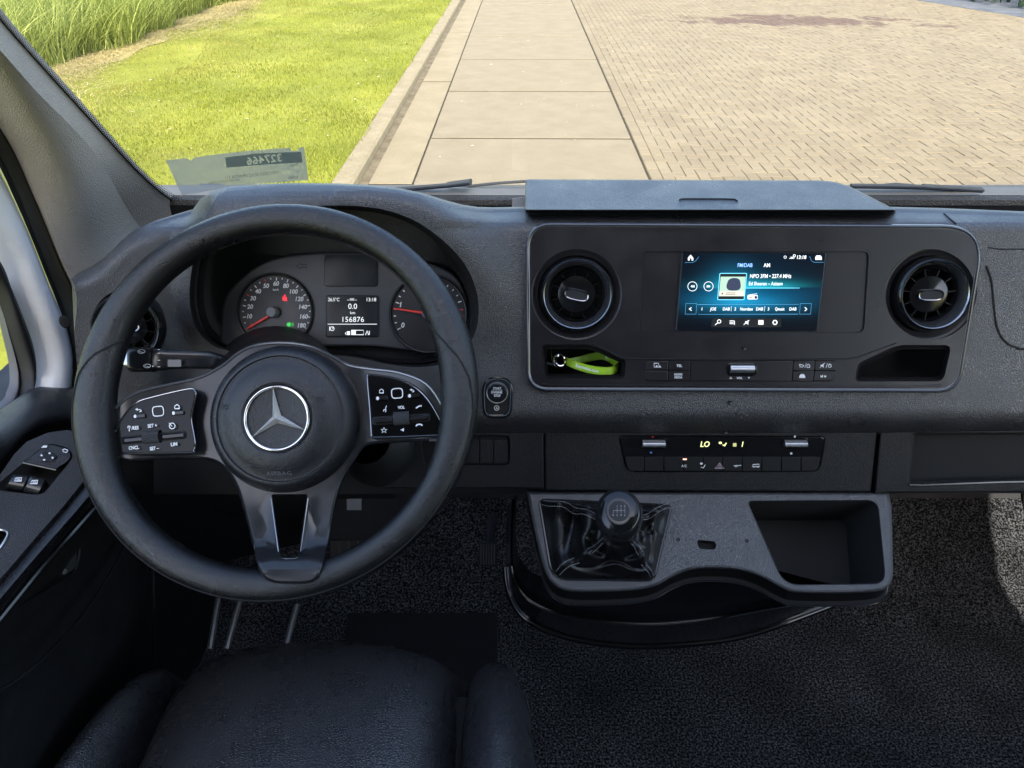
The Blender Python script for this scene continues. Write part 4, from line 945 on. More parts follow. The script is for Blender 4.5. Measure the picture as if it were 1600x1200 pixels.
mb = MB(); mb.grid([[P(*p) for p in r3], [P(x, y + 4, d + .01) for x, y, d in r3], [P(x, y + 6, d + .08) for x, y, d in r3]]); link("tub_flange", mb, M['rubber'], con, smooth=50)

# ------------------------------------------------------------------ gear lever: boot, stitched seams, knob
kc = PC.at(966, 826, .012)
gear = thing("gear_lever", PC.at(950, 850), "black gear lever with oval glossy knob and creased stitched leather boot", "gear lever")
BT = inset(BTO, 1.0); NB = len(BT)
def loc2(pl, p): d = p - pl.o; return d.dot(pl.u), d.dot(pl.v)
edge = [loc2(PC, PC.at(x, y)) for x, y in BT]; nk = loc2(PC, PC.at(962, 838))
# resample the edge by angle so the grid is even
def at_angle(a):
    best = None
    dx, dy = math.cos(a), math.sin(a)
    for i in range(NB):
        x1, y1 = edge[i][0] - nk[0], edge[i][1] - nk[1]; x2, y2 = edge[(i + 1) % NB][0] - nk[0], edge[(i + 1) % NB][1] - nk[1]
        den = dx * (y2 - y1) - dy * (x2 - x1)
        if abs(den) < 1e-12: continue
        t = (x1 * (y2 - y1) - y1 * (x2 - x1)) / den; s = (x1 * dy - y1 * dx) / den
        if t > 0 and -1e-6 <= s <= 1 + 1e-6: best = t if best is None else max(best, t)
    return best
corners = []
for x, y in ((846, 786), (1044, 794), (1018, 903), (868, 900)):
    p = loc2(PC, PC.at(x, y)); corners.append(math.atan2(p[1] - nk[1], p[0] - nk[0]))
def adiff(a, b): return (a - b + math.pi) % (2 * math.pi) - math.pi
def boot_h(a, t):
    """t: 0 at the frame, 1 at the neck"""
    h = .002 + .040 * t ** 1.7 + .012 * math.sin(math.pi * min(1, t * 1.1))
    r = max(math.exp(-(adiff(a, c) / .16) ** 2) for c in corners)
    h += .011 * r * math.sin(math.pi * t ** .7) 
    h += .006 * math.sin(t * 13 + 2.2 * math.sin(a * 1.5 + 1)) * math.sin(math.pi * t) * (.45 + .55 * math.cos(a + 2.6) ** 2)
    h += .003 * math.sin(a * 5 + t * 7) * math.sin(math.pi * t)
    # deep crease on the near side and on the left
    for ca, ct, dp, wa, wt in ((-1.75, .42, .016, .75, .11), (2.9, .38, .012, .5, .10), (-2.6, .62, .010, .45, .10), (-1.0, .55, .008, .4, .10)):
        h -= dp * math.exp(-(adiff(a, ca) / wa) ** 2 - ((t - ct - .12 * math.cos(3 * adiff(a, ca))) / wt) ** 2)
    return max(.0005, h)
def boot_p(a, t, off=0):
    R = at_angle(a); rn = .016; rr = R + (rn - R) * t; h = boot_h(a, t) if t > 0 else 0
    wob = .06 * math.sin(math.pi * t) * math.sin(3 * a + 5 * t); a2 = a + wob
    return PC.o + PC.u * (nk[0] + math.cos(a2) * rr) + PC.v * (nk[1] + math.sin(a2) * rr) + PC.n * (h + off)
mb = MB(); rows = []
NA = 160
for k in range(41): rows.append([boot_p(2 * math.pi * i / NA, k / 40) for i in range(NA)])
mb.grid(rows, True); link("boot", mb, M['boot'], gear, smooth=180)
mb = MB()
for c in corners:
    for sgn in (-1, 1):
        k = 0
        while k < 26:
            t0, t1 = .03 + k * .035, .03 + k * .035 + .022
            def sp3(t): return boot_p(c + sgn * (.03 + .07 * t) , min(.99, t), .0008)
            mb.tube([sp3(t0), sp3((t0 + t1) / 2), sp3(t1)], .00035, 5); k += 1
link("boot_stitching", mb, M['grey_ink'], gear, kind='stuff')
mb = MB()
for c in corners: mb.tube([boot_p(c, .02 + .95 * k / 30, .0004) for k in range(31)], .0013, 6)
link("boot_seam", mb, M['boot'], gear, kind='stuff')
mb = MB(); mb.tube([boot_p(2 * math.pi * i / NA, 0, .001) for i in range(NA)], .0016, 6, closed=True); link("boot_frame", mb, M['satin'], gear)
# knob: an egg on its stem, axis tipped towards the driver
kd = .775; KO = P(967, 806, kd); ax = (CAM - KO).normalized(); ax = (ax + V((0, .10, .28))).normalized()
KP = Plane(KO, ax, V((0, .6, .8)))
mb = MB(); base = boot_p(0, 1) * .5 + boot_p(math.pi, 1) * .5
mb.tube([base - PC.n * .01, base + (KO - base) * .5, KO - ax * .02], [.013, .0115, .015], 24); link("stem", mb, M['gloss2'], gear, smooth=60)
mb = MB(); rows = []
for r, h in [(.010, -.046), (.014, -.044), (.0175, -.036), (.0205, -.024), (.0228, -.010), (.0238, .000), (.0232, .008), (.0215, .0135), (.0195, .0165), (.0186, .0172)]:
    rows.append([KO + KP.u * (math.cos(2 * math.pi * k / 48) * r * 1.06) + KP.v * (math.sin(2 * math.pi * k / 48) * r * 1.16) + KP.n * h for k in range(48)])
mb.grid(rows, True); link("knob", mb, mat("knob_soft", (.014, .014, .016), .18), gear, smooth=60)
mb = MB(); rows = []
for r, h in [(.0186, .0172), (.0182, .0180), (.0150, .0196), (.0120, .0203), (.0119, .0199), (.0112, .0199), (.0110, .0204), (0, .0210)]:
    rows.append([KO + KP.u * (math.cos(2 * math.pi * k / 48) * r * 1.06) + KP.v * (math.sin(2 * math.pi * k / 48) * r * 1.16) + KP.n * h for k in range(48)])
mb.grid(rows, True); link("knob_cap", mb, M['gloss'], gear, smooth=30)
mb = MB(); mb.lathe(Plane(KO, ax, V((0, .6, .8))), KO, [(.0108, .0206), (.0106, .0208), (0, .0213)], 40); link('pattern_disc', mb, M['dash_dark'], gear, smooth=30)
ctr = KO + KP.n * .0215
w = ctr - CAM; dz = w.dot(V((0, cT, -sT))); kx = 800 + w.x / dz * FPX; ky = 600 - w.dot(V((0, sT, cT))) / dz * FPX
KPP = Plane(ctr, ax, V((0, .6, .8))); ik = Ink(KPP, .0002)
for s, dx, dy in (("1", -3, -7.5), ("3", 3, -7.5), ("5", 9, -7.5), ("2", -3, 6.5), ("4", 3, 6.5), ("6", 9, 6.5), ("R", -9, 6.5)): ik.text(s, kx + dx, ky + dy, 3.1, bold=.01)
ik.line([(kx - 9, ky - .5), (kx + 9, ky - .5)], .5)
for dx in (-3, 3, 9): ik.line([(kx + dx, ky - 4.5), (kx + dx, ky + 3.5)], .5)
ik.line([(kx - 9, ky - .5), (kx - 9, ky + 3.5)], .5); ik.build("shift_pattern", M['grey_ink'], gear)

# ------------------------------------------------------------------ key strap in the left pocket
PK = PB.off(-.030); strap = thing("key_strap", PB.at(905, 568, -.02), "lime green rubber key strap with white web address lying in the left pocket", "key strap")
def ribbon(path, wid, name, mats, parent, hs, thick=.0012):
    """path: pixel centre line; hs: height above PB per point; band stands across the line"""
    p = catmull([(x, y, h) for (x, y), h in zip(path, hs)], 6, False); mb = MB(); rows = []
    for i, (x, y, h) in enumerate(p):
        w = wid if not callable(wid) else wid(i / (len(p) - 1)); rows.append([PB.at(x, y - w / 2, h - .002), PB.at(x, y - w / 2 + 1, h), PB.at(x, y + w / 2 - 1, h), PB.at(x, y + w / 2, h - .002), PB.at(x, y + w / 2 - 1, h - thick * 2), PB.at(x, y - w / 2 + 1, h - thick * 2)])
    mb.grid([r + [r[0]] for r in rows]); return link(name, mb, mats, parent, smooth=50)
M['lime'] = mat("lime_rubber", (.36, .62, .03), .38, mottle=.06)
ribbon([(966, 570), (950, 559), (938, 556), (920, 559), (905, 563), (886, 565)], lambda t: 13 if t < .9 else 11, "strap_back", M['lime'], strap, [-.018, -.028, -.030, -.030, -.024, -.016])
ribbon([(885, 564.5), (900, 571), (920, 577), (940, 580), (955, 579.5), (964, 574), (967, 566)], lambda t: 13.5 if t < .85 else 12, "strap_front", M['lime'], strap, [-.014, -.008, -.005, -.004, -.006, -.010, -.018])
ik = Ink(PB, -.0015); ik.text("kleynvans.com", 917.5, 575.5, 5.0, sx=.88, rot=.27, bold=.025); ik.build("strap_lettering", M['white_ink'], strap)
mb = MB(); rg = [PB.at(874 + 8.5 * math.cos(a), 564 + 11 * math.sin(a), -.012 + .006 * math.cos(a)) for a in [2 * math.pi * k / 28 for k in range(28)]]; mb.tube(rg, .0011, 7, closed=True); link("split_ring", mb, M['chrome'], strap)
mb = MB(); rg = [PB.at(876 + 7 * math.cos(a), 563 + 9 * math.sin(a), -.010 + .004 * math.sin(a)) for a in [2 * math.pi * k / 28 for k in range(28)]]; mb.tube(rg, .0009, 7, closed=True); link("split_ring", mb, M['chrome'], strap)
ribbon([(861, 549), (862, 556), (863, 563)], 9, "short_loop", M['lime'], strap, [-.02, -.016, -.02])
mb = MB(); mb.plate(PK, rnd([(852, 566), (880, 569), (880, 573), (853, 570)], 1.5, 2), .004, 0, .6); link("key_blade", mb, M['dchrome'], strap)

# ------------------------------------------------------------------ steering column with stalk
colm = thing("steering_column", P(430, 560, .80), "black steering column shroud with a wiper and indicator stalk on its left", "steering column")
mb = MB(); rows = []
for (x, y, d, rx, ry) in [(430, 610, .90, 105, 110), (430, 625, .82, 112, 112), (432, 640, .745, 105, 100), (433, 645, .725, 95, 92)]:
    rows.append([P(a, b, d) for a, b in circ(x, y, rx, ry, 40)])
mb.grid(rows, True); link("column_shroud", mb, M['dash_dark'], colm, smooth=60)
mb = MB(); rows = []
for (x, y, d, rx, ry) in [(600, 690, .95, 60, 75), (590, 690, .86, 62, 70), (580, 685, .80, 60, 60), (570, 685, .79, 40, 40)]: rows.append([P(a, b, d) for a, b in circ(x, y, rx, ry, 28)])
mb.grid(rows, True); link("column_bracket", mb, M['black'], colm, smooth=60)
st = bpy.data.objects.new("stalk", None); COL.objects.link(st); st.parent = colm; st.location = P(280, 560, .74) - colm.location
def stalk_rows(pts):
    rows = []
    for x, y, d, hw in pts:
        c = P(x, y, d); s = d / FPX; a = V((0, sT, cT)); b = V((0, -cT, sT)); L = []
        for k in range(24):
            t = 2 * math.pi * k / 24; sx = math.copysign(abs(math.cos(t)) ** .55, math.cos(t)); sy = math.copysign(abs(math.sin(t)) ** .55, math.sin(t)); L.append(c + a * (sx * hw * s) + b * (sy * hw * s * .8))
        rows.append(L)
    return rows
mb = MB(); r = stalk_rows([(244, 562, .735, 17.5), (258, 562, .735, 17), (262, 562, .735, 15), (300, 562, .737, 14), (330, 563, .742, 14), (352, 568, .752, 13), (372, 579, .77, 12), (392, 594, .79, 12)]); mb.grid(r, True); link("stalk_arm", mb, M['satin'], st, smooth=40)
mb = MB(); r = stalk_rows([(205, 562, .733, 12), (206, 562, .733, 18), (211, 562, .733, 19.5), (235, 562, .734, 19.5), (241, 562, .734, 19.2), (242, 562, .734, 17)]); mb.grid(r, True); mb.add(r[0], [tuple(range(24))]); mb.add(r[-1], [tuple(reversed(range(24)))]); link("stalk_knob", mb, M['satin'], st, smooth=40)
mb = MB(); r = stalk_rows([(196, 562, .733, 9), (198, 562, .733, 12), (206, 562, .733, 13)]); mb.grid(r, True); mb.add(r[0], [tuple(range(24))]); link("stalk_end", mb, M['silver'], st, smooth=40)
sp2 = Plane(P(225, 562, .734) + V((0, -cT, sT)) * (19.5 * .734 / FPX * .8), V((0, -cT, sT)))
mb = MB(); mb.plate(sp2, rnd([(262, 562), (283, 562), (283, 573), (262, 573)], 1, 2), .0004); link("stalk_inlay", mb, M['gloss'], st)
ik = Ink(sp2, .0006)
for cx, cy, ar in ((221, 549.5, -1), (230, 572, 1)):
    ik.line(catmull([(cx - 5.5, cy - 1), (cx, cy - 3.2), (cx + 5.5, cy - 1), (cx + 3, cy + 2.2), (cx - 3, cy + 2.2)], 3), .8, True); ik.line([(cx - 4, cy - .5), (cx + 3, cy + 1.5)], .7)
    ik.poly([(cx + ar * 8, cy - 1.6), (cx + ar * 8 + (2.6 if ar > 0 else 0) - (0 if ar > 0 else 0), cy), (cx + ar * 8, cy + 1.6)])
for y in (546, 552, 563, 573): ik.line([(246, y), (250, y)], .8)
ik.build("stalk_symbols", M['white_ink'], st)

# ------------------------------------------------------------------ steering wheel
PW = tplane(434, 616.3, .684, 44.3); wc = PW.o
SWs = PW.scale(430, 631)
def resamp0(line, n):
    L = [0]
    for i in range(len(line) - 1): L.append(L[-1] + math.dist(line[i], line[i + 1]))
    return [tuple(np.interp(t, L, [p[k] for p in line]) for k in (0, 1)) for t in np.linspace(0, L[-1], n)]
wheel = thing("steering_wheel", wc, "black leather steering wheel with three spokes, turned slightly to the left", "steering wheel")
R0 = .1728
# keep the outline: the wheel is foreshortened, so use the width only
mb = MB(); rows = []; NU = 180; NVv = 28
ROTW = math.radians(7.5)
def rim_r(a):
    """extra grip thickness near the left and right spokes, angles measured in the wheel's own frame"""
    g = 0
    for c in (math.radians(178), math.radians(6)): g += math.exp(-(adiff(a, c) / .50) ** 2)
    return g
def rim_p(a, b, k=1.0):
    g = rim_r(a); w = (.0145 + .0034 * g) * k; h = (.0165 + .0010 * g) * k; R = R0 - .0030 * g
    sx = math.cos(b); sy = math.sin(b)
    d = PW.u * math.cos(a) + PW.v * math.sin(a)
    return wc + d * (R + w * math.copysign(abs(sx) ** .9, sx)) + PW.n * (h * math.copysign(abs(sy) ** .9, sy))
for i in range(NU): rows.append([rim_p(2 * math.pi * i / NU, 2 * math.pi * j / NVv) for j in range(NVv)])
rows.append(rows[0]); mb.grid(rows, True); link("rim", mb, M['wleather'], wheel, smooth=180)
mb = MB(); sb = math.radians(38); mb.tube([rim_p(math.radians(a_), math.radians(b_), 1.0) for a_, b_ in resamp0([(161, 165), (163, 140), (168, 95), (175, 60), (184, 42), (200, 38), (240, 38), (300, 38), (340, 38), (356, 42), (364, 58), (372, 90), (380, 130), (386, 165)], 200)], .0010, 6); link("rim_seam", mb, M['void'], wheel)
for a0, s in ():
    mb = MB(); mb.tube([rim_p(a0 + (.10 * math.sin((b - .6) * 1.0)) * (1 if 90 < math.degrees(a0) < 270 else -1), b, 1.0) for b in np.linspace(.55, 3.9, 24)], .0008, 6); link("grip_seam", mb, M['void'], wheel)
# thumb rests: the grip flows into the spokes
PWs = PW.off(-.002)
SPK = catmull([(158, 690), (164, 660), (185, 630), (214, 611), (262, 599), (310, 588), (345, 570), (372, 549), (400, 537), (440, 533), (482, 538), (515, 552), (545, 568), (580, 574), (625, 580), (668, 598), (694, 634), (704, 664), (694, 688), (660, 690), (600, 693), (572, 698), (556, 718), (535, 752), (524, 790), (512, 855), (500, 897), (486, 911), (452, 913), (424, 910), (407, 896), (394, 850), (380, 795), (366, 755), (345, 728), (315, 718), (250, 718), (190, 720)], 4)
SLOT = rnd([(424, 772, 4), (481, 772, 4), (467, 872, 10), (438, 872, 10)], 6, 5)
mb = MB()
def spk_h(x, y):  # the plate dishes towards the hub
    r = math.hypot(x - 436, y - 650); return -.004 - .012 * sm(260, 130, r) + .026 * sm(845, 888, y)
f = lambda x, y: PWs.at(x, y, spk_h(x, y)); inn = inset(SPK, 5)
mb.fill(inn, [SLOT], f, 16)
mb.grid([[PWs.at(x, y, spk_h(x, y) - .022) for x, y in SPK], [PWs.at(x, y, spk_h(x, y) - .005) for x, y in SPK], [PWs.at(x, y, spk_h(x, y) - .0012) for x, y in inset(SPK, 1.6)], [f(x, y) for x, y in inn]], True)
mb.grid([[f(x, y) for x, y in SLOT], [PWs.at(x, y, spk_h(x, y) - .002) for x, y in inset(SLOT, 1.5)], [PWs.at(x, y, spk_h(x, y) - .022) for x, y in inset(SLOT, 2)]], True)
link("spoke_plate", mb, M['satin'], wheel, smooth=45)
mb = MB(); mb.tube([PWs.at(x, y, spk_h(x, y) - .001) for x, y in inset(SLOT, -1.5)], .0007, 6, closed=True); link("slot_trim", mb, M['dchrome'], wheel)
mb = MB(); i0 = 3 * 4; mb.tube([PWs.at(x, y, spk_h(x, y) + .0002) for x, y in inset(SPK, 2.5)[:19 * 4]], .0013, 6); link("edge_trim", mb, M['trimline'], wheel)
# button pads
padL = [(184, 708), (176, 700), (176, 688), (190, 655), (212, 630), (240, 620), (295, 607.5), (304, 611), (306, 617), (302, 635), (299, 655), (303, 680), (305, 695), (302, 703), (292, 707)]
padR = [(574, 590), (578, 586), (586, 586), (620, 592), (648, 605), (668, 624), (684, 650), (692, 670), (689, 677), (678, 680), (588, 683), (581, 681), (580, 672), (578, 640)]
def pad(o, label):
    e = bpy.data.objects.new("button_pad", None); COL.objects.link(e); e.parent = wheel; cx = sum(p[0] for p in o) / len(o); cy = sum(p[1] for p in o) / len(o); e.location = PWs.at(cx, cy) - wheel.location
    oo = catmull(o, 4); q = PWs
    mb = MB(); mb.plate(q, inset(oo, -1.6), -.0028, -.01, .5); link("pad_gap", mb, M['void'], e)
    mb = MB(); mb.plate(q, oo, -.0012, -.01, 1.8, bevh=.0012); link("pad_face", mb, M['pad_gloss'], e, smooth=40)
    mb = MB(); mb.tube([q.at(x, y, -.0020) for x, y in oo], .0005, 5, closed=True); link("pad_outline", mb, M['dchrome'], e)
    return e
pL = pad(padL, ''); pR = pad(padR, '')
PP = PWs.off(-.0012)
def rot4(cx, cy, w, h, a, r=2):
    c, s = math.cos(a), math.sin(a); return rnd([(cx + x * c - y * s, cy + x * s + y * c) for x, y in ((-w / 2, -h / 2), (w / 2, -h / 2), (w / 2, h / 2), (-w / 2, h / 2))], r, 3)
def padkeys(e, touch, bars, rock, rol, a):
    mb = MB(); mb.plate(PP, rot4(*touch, 18, 16, a, 5), .0008, 0, .8); link("touch_button", mb, M['pad_gloss'], e)
    ik = Ink(PP, .0010); ik.line(rot4(*touch, 17, 15, a, 5), 1.5, True); ik.build("touch_outline", M['white_ink'], e)
    for (x, y) in bars:
        mb = MB(); mb.plate(PP, rot4(x, y, 20, 7, a, 2.5), .0022, 0, 1.2, bevh=.0012); link("rocker", mb, M['gloss2'], e)
        ik = Ink(PP, .0025); ik.dot(x - 6, y + .5, 2.3, ry=2.8); ik.build("rocker_mark", M['white_ink'], e)
    x, y, w = rock
    mb = MB(); mb.plate(PP, rot4(x, y, w, 13, a, 5), .0004, 0, .5); link("rocker_bed", mb, M['void'], e)
    for s in (-1, 1):
        mb = MB(); mb.plate(PP, rot4(x + s * (w / 4 + 4) * math.cos(a), y + s * (w / 4 + 4) * math.sin(a), w / 2 - 16, 8.5, a, 3), .0034, 0, 2, bevh=.002); link("rocker", mb, M['gloss2'], e)
    mb = MB(); c = PP.at(rol[0], rol[1], -.001); s_ = PP.scale(*rol); u = (PP.at(rol[0] + math.cos(a) * 4, rol[1] + math.sin(a) * 4, -.001) - c).normalized(); vv = PP.n.cross(u); rows = []
    for k in range(25):
        b = -math.pi / 2 + math.pi * k / 24; rows.append([c + u * (xx * 12.5 * s_) + vv * (math.sin(b) * 10.5 * s_) + PP.n * (math.cos(b) * .0068 * (1 if k % 2 else .93)) for xx in (-1, -.5, 0, .5, 1)])
    mb.grid(rows); link("roller", mb, mat("roller_grip", (.06, .062, .068), .35, grain=(900, 1, .001)), e, smooth=15)
aL = math.radians(-5.5)
padkeys(pL, (247, 642.5), [(217, 650), (277, 645)], (240, 684, 104), (239, 683), aL)
ik = Ink(PP, .0030)
ik.text("SET +", 238, 665, 5.2, sx=.8, rot=aL, bold=.03); ik.text("SET –", 241, 700.5, 5.2, sx=.8, rot=aL, bold=.03); ik.text("/RES", 211, 668.5, 5.2, sx=.8, rot=aL, bold=.03); ik.text("CNCL", 209, 699.5, 5.2, sx=.8, rot=aL, bold=.03); ik.text("LIM", 272, 694, 5.4, sx=.9, rot=aL, bold=.03)
ik.line([(200, 669), (200, 666), (203, 666), (203, 669)], 1.2); ik.line([(202, 669), (202, 674)], 1.2); ik.ring(269, 665.5, 4.4, 1.4); ik.line([(269, 666), (264, 661)], 1.2)
ik.line([(213, 640.5), (219, 640), (221, 642), (218, 643.5)], 1.2); ik.poly([(211, 639.5), (215, 637.5), (215, 642)]); ik.line([(273, 638.5), (273, 634.5), (276.5, 632), (280, 634.5), (280, 638.5)], 1.4, True)
ik.build("pad_lettering", M['white_ink'], pL)
aR = math.radians(-4)
padkeys(pR, (620.5, 614.5), [(596, 622), (646, 618)], (627, 655, 92), (628, 653.5), aR)
ik = Ink(PP, .0034)
ik.text("VOL", 627, 636.5, 4.4, sx=.85, rot=aR, bold=.03); ik.line([(593, 614), (593, 610), (596, 608), (599, 610), (599, 614)], 1.1, True); ik.line([(641, 609), (646, 609.5), (647, 611.5), (644, 612.5)], 1.1); ik.poly([(640, 609), (643.5, 607), (643.5, 611)])
ik.line([(599, 643), (600, 640), (603, 640), (602.5, 644)], 1.1); ik.line([(602, 639), (604, 634)], 1); ik.line(catmull([(650, 638), (654, 635), (659, 634)], 3, False), 2)
ik.line([(600, 668), (601.5, 671), (604.5, 671), (602, 673), (603.2, 676), (600, 674.2), (597, 676), (598, 673), (595.6, 671), (598.6, 671)], .8, True); ik.poly([(626, 671), (628, 671), (631, 668.5), (631, 674.5), (628, 672.5), (626, 672.5)])
ik.line(catmull([(650, 666), (652, 663.5), (657, 663), (660, 665)], 3, False), 2.2); ik.build("pad_lettering", M['white_ink'], pR)
# airbag cover
hb = bpy.data.objects.new("airbag_cover", None); COL.objects.link(hb); hb.parent = wheel; HPc = PWs.at(440, 654, -.002); hb.location = HPc - wheel.location
s = PWs.scale(441, 654); Rr = 118 * s; HPl = Plane(HPc, (PW.n + V((0, -.10, -.06))).normalized(), PW.v)
prof = [(1.0, -.030), (1.0, -.012), (.985, -.006), (.95, -.0005), (.90, .0040), (.86, .0062), (.835, .0064), (.82, .0046), (.80, .0046), (.70, .0090), (.60, .0118), (.50, .0132), (.475, .0132), (.455, .0120), (.44, .0070), (0, .0070)]
mb = MB(); mb.lathe(HPl, HPc, [(a * Rr, h) for a, h in prof], 96); link("cover_dome", mb, M['hub'], hb, smooth=40)
# emblem: ring and faceted three-pointed star
ec = HPc + HPl.n * .0075 + HPl.u * (-.0015)
mb = MB(); ER = 49 * s; mb.tube([ec + (HPl.u * math.cos(a) + HPl.v * math.sin(a)) * ER + HPl.n * .002 for a in [2 * math.pi * k / 72 for k in range(72)]], .0017, 10, closed=True, flat=1); link("emblem_ring", mb, M['chrome'], hb, smooth=80)
mb = MB(); ctr = ec + HPl.n * .0075; vs = [ctr]; base0 = math.pi / 2 + math.radians(8)
for k in range(3):
    a = base0 + k * 2 * math.pi / 3; vs.append(ec + (HPl.u * math.cos(a) + HPl.v * math.sin(a)) * ER * .985 + HPl.n * .0028)
    b = a + math.pi / 3; vs.append(ec + (HPl.u * math.cos(b) + HPl.v * math.sin(b)) * ER * .155 + HPl.n * .0010)
mb.add(vs, [(0, 1, 2), (0, 2, 3), (0, 3, 4), (0, 4, 5), (0, 5, 6), (0, 6, 1)]); link("emblem_star", mb, M['star'], hb, smooth=0)
mb = MB(); mb.lathe(HPl, ec, [(ER * 1.14, -.0002), (ER * 1.10, .0006), (ER * 1.0, .0004), (ER * .97, .0002), (0, .0006)], 64); link("emblem_base", mb, M['hub'], hb, smooth=40)
HI = Plane(HPc + HPl.n * .0130, HPl.n, HPl.v)
# flat letters follow the dome; paler grey stands in for the embossing's highlight
def hub_fn(x, y):
    p = HI.at(x, y); d = p - HPc; r = math.hypot(d.dot(HPl.u), d.dot(HPl.v)) / Rr; pr = [(a, h) for a, h in reversed(prof)]
    h = np.interp(r, [a for a, _ in pr], [q[1] for q in pr]); return HPc + HPl.u * d.dot(HPl.u) + HPl.v * d.dot(HPl.v) + HPl.n * (float(h) + .0007)
ik = Ink(HI, 0, hub_fn); ik.text("AIRBAG", 433.5, 740, 6.4, sx=1.15, rot=math.radians(-1), bold=.03, spacing=1.1); ik.build('cover_letters', mat('emboss_highlight', (.11, .115, .125), .4), hb); ik = Ink(HI, 0, hub_fn)
for cx, cy, m_ in ((349, 634, 1), (499, 623, -1)):
    ik.line([(cx - 8 * m_, cy - 5), (cx - 6 * m_, cy - 1), (cx + 6 * m_, cy - 2), (cx + 7 * m_, cy + 1)], 1.0); ik.line([(cx - 8 * m_, cy + 6), (cx - 5 * m_, cy + 1)], .9); ik.ring(cx, cy + 2, 3.2, .9)
ik.build("cover_embossing", M['dark_ink'], hb)
# ------------------------------------------------------------------ windscreen, pillars, roof (the van's shell)
cab = thing("van_cab", V((.3, .6, .8)), "cab shell of the van: windscreen, grey left pillar, painted frame, unseen roof", "van cab")
GL = Plane(V((0, .985, 1.66)), V((0, -math.sin(math.radians(44)), -math.cos(math.radians(44)))), V((0, -1, 1)))
def glass_mat(name="window_glass", tint=(.97, .985, .98), fac=.03):
    m = bpy.data.materials.new(name); m.use_nodes = True; nt = m.node_tree; L = nt.links.new; nt.nodes.remove(nt.nodes["Principled BSDF"])
    tr = nd(nt, "ShaderNodeBsdfTransparent"); tr.inputs[0].default_value = (*tint, 1); gl = nd(nt, "ShaderNodeBsdfGlossy"); gl.inputs["Roughness"].default_value = .02
    fr = nd(nt, "ShaderNodeFresnel"); fr.inputs[0].default_value = 1.35; ms = nd(nt, "ShaderNodeMixShader")
    L(fr.outputs[0], ms.inputs[0]); L(tr.outputs[0], ms.inputs[1]); L(gl.outputs[0], ms.inputs[2]); L(ms.outputs[0], nt.nodes["Material Output"].inputs[0]); return m
M['glass'] = glass_mat()
GE = catmull([(-300, -330), (-60, -40), (0, 36), (60, 104), (120, 170), (165, 220), (205, 264), (240, 297), (270, 318), (300, 331)], 6, False)   # inner edge of the opening on the left
def gp(x, y, h=0): return GL.at(x, y, h)
bl = gp(290, 333); gx0 = -.56; gx1 = 1.12
def gpt(x, s): return GL.o + V((x, 0, 0)) + GL.v * s if GL.v.z > 0 else GL.o + V((x, 0, 0)) - GL.v * s
mb = MB(); rows = []
for s in np.linspace(-.06, 1.80, 13): rows.append([gpt(x, s) for x in np.linspace(gx0, gx1, 13)])
mb.grid(rows); link("windscreen", mb, M['glass'], cab, smooth=180)
# black frit: solid band and a dotted fringe along the pillar
fr_in = inset(GE + [(-200, 400)], 0)[:len(GE)]
def offs(line, d):
    out = []
    for i, p in enumerate(line):
        a = V(line[max(0, i - 1)]); b = V(line[min(len(line) - 1, i + 1)]); t = (b - a).normalized(); n = V((t.y, -t.x)); out.append(tuple(V(p) + n * d))
    return out
mb = MB(); mb.grid([[gp(x, y, .004) for x, y in offs(GE, -26)], [gp(x, y, .004) for x, y in offs(GE, 5.5)]]); link("frit_band", mb, M['void'], cab, smooth=0)
mb = MB(); L_ = 0; acc = []
for i in range(len(GE) - 1):
    a, b = V(GE[i]), V(GE[i + 1]); acc.append((L_, a, b)); L_ += (b - a).length
def along(t):
    for l, a, b in reversed(acc):
        if t >= l: d = (b - a); return a + d * ((t - l) / d.length), d.normalized()
for row, (off_, r) in enumerate(((7, 1.45), (9.8, 1.15), (12.4, .85))):
    t = row % 2 * 1.7
    while t < L_:
        p, d = along(t); c = p + V((d.y, -d.x)) * off_; mb.add([gp(c.x + r * math.cos(q), c.y + r * math.sin(q), .004) for q in [k * math.pi / 3 for k in range(6)]], [(0, 1, 2, 3, 4, 5)]); t += 3.5
link("frit_dots", mb, M['void'], cab, kind='stuff', smooth=0)
# lower seal and base of the windscreen, seen behind the dashboard
mb = MB()
def xrow(y, z, n=9): return [V((x, y, z)) for x in np.linspace(-.56, 1.15, n)]
yb, zb_ = GL.o.y, GL.o.z
mb = MB(); mb.grid([xrow(yb - .024, zb_ + .030), xrow(yb - .036, zb_ + .028), xrow(yb - .038, zb_ + .0215), xrow(yb - .01, zb_ + .012)]); link("windscreen_sill", mb, mat("sill_trim", (.10, .09, .075), .8, grain=(300, .8, .002), mottle=.2), cab, smooth=40)
mb = MB(); mb.grid([xrow(yb - .0372, zb_ + .0214), xrow(yb - .036, zb_ - .20)]); link("dark_gap_sheet", mb, M['void'], cab)  # black sheet stands in for the dark void below the sill
mb = MB(); mb.grid([xrow(yb - .024, zb_ + .0305), xrow(yb - .012, zb_ + .034), xrow(yb + .01, zb_ + .030), xrow(yb + .05, zb_ - .0)]); link("windscreen_seal", mb, mat("seal_sunlit", (.30, .28, .235), .9, spec=.1, mottle=.1), cab, smooth=60)  # pale base colour stands in for sunlight on the seal
mb = MB(); s = Plane(P(800, 322, base_d(322) + .09), V((0, -1, .6))); mb.plate(s, [(800, 310), (824, 307), (824, 334), (800, 334)], .003, -.03, 1); link("sill_bracket", mb, mat("bracket_grey", (.25, .25, .24), .5), cab)
